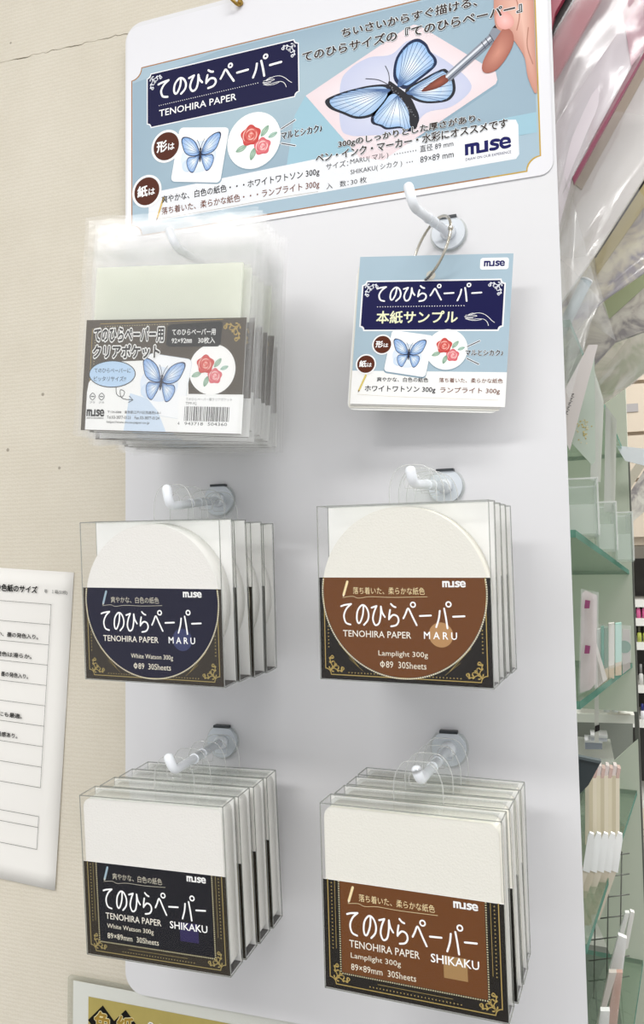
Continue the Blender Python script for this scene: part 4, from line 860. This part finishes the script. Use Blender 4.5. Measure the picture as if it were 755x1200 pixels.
# --- lower views through the unit
M_sh = M('white_shelf_board', '#dcdfd6', .5)
Yb = .62
nb = thing('neighbour_shelf', 'white shelf boards of the next display seen through the glass shelves', 'shelf', at(684, 850, Yb))
for (xa, ya, xb, yb_, h) in ((700, 790, 746, 795, 9), (668, 836, 744, 838, 10), (668, 886, 720, 890, 9), (690, 1042, 738, 1048, 8), (685, 1098, 722, 1104, 8)):
    slab('shelf_board', [(xa, ya + h), (xa, ya), (xb, yb_), (xb, yb_ + h)], Yb, .12, M_sh, nb, nb.location)
slab('dark_back', [(640, 780), (742, 780), (742, 1300), (640, 1300)], Yb + .14, .01, M('dark_green_grey_back', '#8b9088', .6), nb, nb.location)
for k, (x0, x1, y0, y1, cc, lb) in enumerate(((686, 706, 868, 878, '#9aa0ae', 'flat grey blue box on the dim shelf behind the glass'), (693, 712, 862, 869, '#c9ccd4', 'pale box on top of the flat grey blue box'), (722, 745, 822, 832, '#b59478', 'tan box on the dim shelf under the second glass shelf'))):
    t = thing('small_box', lb, 'box', at(x0, y1, Yb - .02)); slab('box_body', [(x0, y1), (x0, y0), (x1, y0 + 1), (x1, y1)], Yb - .02, .03, M(f'small_box_{k}', cc, .5), t, t.location)
    slab('box_lid', [(x0 - .5, y0 + 2), (x0 - .5, y0 - .5), (x1 + .5, y0 + .5), (x1 + .5, y0 + 3)], Yb - .022, .034, M(f'small_box_lid_{k}', '#dfe0e2', .5), t, t.location)
for k, (x, yb_, h) in enumerate(((721, 834, 16), (727, 832, 24), (733, 832, 18), (711, 834, 22))):
    p = at(x, yb_, Yb - .03); t = thing('small_bottle', ['short clear bottle second from right', 'tallest clear bottle', 'rightmost clear bottle', 'leftmost clear bottle'][k] + ' on the dim shelf behind the glass', 'bottle', p, None, 'clear bottles behind the glass')
    H = h * .0012; bm = bmesh.new(); tube(bm, [(0, 0, 0), (0, 0, H * .65), (0, 0, H * .75)], [.004, .004, .002], 14); add('bottle_body', bm, t, mats=M('milky_bottle', '#dfe5e2', .3))
    bm = bmesh.new(); tube(bm, [(0, 0, H * .75), (0, 0, H)], .0023, 12); add('cap', bm, t, mats=M_white)
t = thing('hanging_price_tag', 'clear hanging price strip with a black square below the second shelf', 'price tag', at(700, 865, .30))
slab('tag_strip', [(697, 870), (697, 815), (702, 815), (702, 870)], .30, .0008, M('tag_paper', '#dcdad4', .5), t, t.location); slab('black_square', [(697.5, 858), (697.5, 851), (703, 849), (703, 856)], .2985, .0006, M_blk, t, t.location)
t = thing('dark_shelf_underside', 'dark shelf underside shown as a navy slab beside the board edge', 'shelf underside', at(684, 926, .10))  # dark underside of a shelf, put in as flat navy slabs
slab('underside_face', [(676, 888), (704, 894), (690, 920), (676, 934)], .10, .003, M('navy_underside', '#343d42', .5), t, t.location); slab('underside_edge', [(676, 886), (705, 892), (704, 895), (676, 889)], .098, .006, M('underside_edge', '#5a6468', .5), t, t.location)
# --- third shelf: rows of wrapped envelopes seen by their spines
g = 'wrapped paper pads standing on the third shelf'
for k in range(9):
    x0 = 686 + k * 4.5; yt = 912 - (k % 2) * 3; Y = .13 + k * .01
    t = thing('spine_pad', f'cream wrapped paper pad {(["leftmost"] + ORDW)[k]}{" from the left" if k else ""} in the back row on the third shelf', 'paper pad', at(x0, 985, Y), None, g)
    slab('page_block', [(x0, 990), (x0, yt), (x0 + 4.5, yt), (x0 + 4.5, 990)], Y, .012, M('spine_cream_%d' % (k % 3), ('#d9d2bd', '#cbc3ac', '#e3dccb')[k % 3], .6), t, t.location)
    slab('wrapped_top', [(x0, yt), (x0 + 2, yt - 12), (x0 + 6, yt - 11), (x0 + 4, yt)], Y, .012, M('rosy_wrap_%d' % (k % 2), ('#c9aea6', '#ddd3d0')[k % 2], .25), t, t.location)
for k in range(5):
    x0 = 689 + k * 8.3; Y = .10 + k * .012
    t = thing('white_sleeve', f'white glossy sleeve {(["leftmost"] + ORDW)[k]}{" from the left" if k else ""} in the front row on the third shelf', 'sleeve', at(x0 - 6, 1020, Y), None, 'white sleeves on the third shelf')
    slab('sleeve_top', [(x0 - 6, 1020), (x0, 981), (x0 + 2.5, 976), (x0 + 7.5, 978), (x0 + 7.8, 984), (x0 + 2.2, 1023)], Y, .004, M('glossy_white_sleeve', '#f4f5f6', .2), t, t.location)
    slab('sleeve_body', [(x0 - 37 + k * 2.4, 1106 - k * 7), (x0 - 6, 1016), (x0 + 2, 1018), (x0 - 29 + k * 2.4, 1106 - k * 7)], Y + .001, .003, M('cream_sleeve_%d' % (k % 2), ('#ddd3c3', '#d2c7b5')[k % 2], .6), t, t.location)
# --- bottom: wire tray and packets
t = thing('wire_basket', 'dark wire basket behind the lowest packets', 'basket', at(700, 1130, .42))
for k in range(7):
    y = 1000 + k * 24; a0 = at(690, y + 6, .42) - t.location; a1 = at(738, y, .42) - t.location; bm = bmesh.new(); tube(bm, [a0, a1], .0007, 8); add('cross_wire', bm, t, mats=M_post)
for k in range(3):
    x = 699 + k * 15; a0 = at(x, 998, .42) - t.location; a1 = at(x - 3, 1170, .42) - t.location; bm = bmesh.new(); tube(bm, [a0, a1], .0007, 8); add('upright_wire', bm, t, mats=M_post)
for k, (px, Y, cc, lb) in enumerate((([(733, 1070), (738, 1070), (728, 1108), (722, 1108)], .30, '#f0f0ee', 'short white card packet upper left of the lowest shelf'), ([(739, 1068), (744, 1070), (736, 1112), (731, 1112)], .32, '#eceae6', 'short white card packet upper right of the lowest shelf'),
     ([(725, 1096), (735, 1100), (730, 1140), (714, 1140)], .26, '#f2f2f2', 'broad white leaning packet on the lowest shelf'), ([(714, 1140), (723, 1140), (706, 1198), (697, 1215)], .22, '#d5cbc4', 'greyish leaning packet on the lowest shelf'),
     ([(722, 1140), (730, 1140), (722, 1215), (708, 1215)], .24, '#cfa79a', 'reddish leaning packet on the lowest shelf'), ([(704, 1185), (715, 1185), (712, 1230), (698, 1230)], .18, '#f2f2f2', 'white packet at the very bottom beside the board'))):
    t = thing('card_packet', lb, 'packet', at(*px[-1], Y)); slab('card_stack', px, Y, .006, M(f'packet_card_{k}', cc, .4), t, t.location)
    q4 = [px[3], px[2], px[1], px[0]]; add('cellophane_wrap', wrap_mesh(q4, Y - .002, .0012, 3.3 * k, t.location, 8), t, mats=M_wrap)

# ------------------------------------------------------------------ far display beyond the shelf end
far = thing('far_display', 'white store shelving far beyond the glass unit', 'shelf', (.30, 2.0, 0))
for z in (.60, .74, 1.07, 1.195, 1.265, 1.32, .97, .30): add('shelf_board', bx(-.2, .9, -.03, .18, Z0 - 1.45 + z - .022, z), far, mats=M('far_white_board', '#ecece6', .5))
add('back_board', bx(-.2, .9, .18, .20, 0, 1.44), far, mats=M('far_dark_back', '#4a4846', .7)); add('side_board', bx(-.21, -.2, -.03, .2, 0, 1.44), far, mats=M('far_side', '#8a8780', .6))
def bottles(z, cc, h, n, kind, cap):
    proto = None
    for k in range(n):
        x = .174 + k * .0155
        if proto is None:
            t = thing('nail_bottle', 'x', 'bottle', (x, 1.985, z)); bm = bmesh.new(); tube(bm, [(0, 0, 0), (0, 0, h * .5), (0, 0, h * .56)], [.0062, .0062, .003], 12); add('bottle_body', bm, t, mats=M('far_bottle_' + kind, cc, .25))
            bm = bmesh.new(); tube(bm, [(0, 0, h * .56), (0, 0, h)], .0036, 10); add('cap', bm, t, mats=M('far_cap_' + kind, cap, .3)); proto = t
        else: t = copy_tree(proto); t.location = (x, 1.985, z)
        tag(t, f'small {kind} bottle {(["leftmost"] + ORDW)[k]}{" from the left" if k else ""} in its row on the far display', 'bottle', f'{kind} bottles on the far display')
bottles(1.265, '#e06aa0', .052, 6, 'pink', '#cbbfc2'); bottles(1.195, '#b5bf5a', .050, 6, 'yellow green', '#5a5a48'); bottles(1.07, '#d8d8d4', .060, 6, 'clear', '#8a8a88')
bottles(.97, '#e9e9ec', .045, 6, 'white', '#27307a')
pl = thing('far_poster', 'cream poster with small dark lettering on the far display', 'poster', (.15, 1.962, .60))
add('poster_sheet', bx(-.05, .3, 0, .002, -.25, .12), pl, mats=M('cream_poster', '#e6ddcc', .6))
a = Art()
for k in range(9):
    a.text('ミューズ', 5 + (k % 2) * 6, 60 - k * 26, 48, 70 - k * 26, '#3a342e', 1) if 0 else a.stroke([(4 + (k % 3) * 4, 62 - k * 20), (46, 54 - k * 20)], 1.8, ('#5a4a3c', '#2c2a28', '#8a6a4a')[k % 3], 1)
a.disc(30, 96, 16, '#e0c93a', 1); a.disc(30, 96, 7, '#8d7d28', 2)
add('poster_print', a.mesh('poster_print'), pl)
pens = [('#3a8a3a', 'green'), ('#b03050', 'red'), ('#202024', 'black'), ('#d08030', 'orange'), ('#2a6a8a', 'blue'), ('#208080', 'teal'), ('#a03040', 'dark red'), ('#404044', 'grey')]
for k, (cc, nm) in enumerate(pens):
    z = .485 - k * .024 if k else .485
    t = thing('marker_box', f'{nm} banded white marker box on the far display', 'box', (.12, 1.93, z - .01)); add('box_body', bx(0, .12, 0, .03, 0, .019), t, mats=M('marker_white', '#eae8e4', .5)); add('colour_band', bx(-.0005, .1205, -.0008, .0305, .006, .013), t, mats=M('marker_' + nm.replace(' ', '_'), cc, .5))
fw = tag(add('wall_back', bx(-.5, 3.0, 2.6, 2.65, 0, 2.7), mats=M('far_store_wall', '#d8d2c6', .8)), kind='structure')
cb = thing('beige_cabinet', 'beige drawer cabinet beyond the upper end of the glass unit', 'cabinet', (.15, 1.9, 1.50))
add('cabinet_body', bx(-.1, .6, .02, .3, -.02, .70), cb, mats=M('beige_laminate', '#c9bba8', .6))
for k, (z0, z1) in enumerate(((.0, .165), (.17, .30), (.305, .45), (.455, .60))):
    d = add('drawer', bx(-.095, .595, 0, .02, z0 + .003, z1 - .003), cb, mats=M('beige_drawer', '#d3c6b4', .6)); add('label_holder', bx(.0, .04, -.003, 0, (z0 + z1) / 2 - .012, (z0 + z1) / 2 + .012), d, mats=M('grey_label_holder', '#a8a4a4', .5))
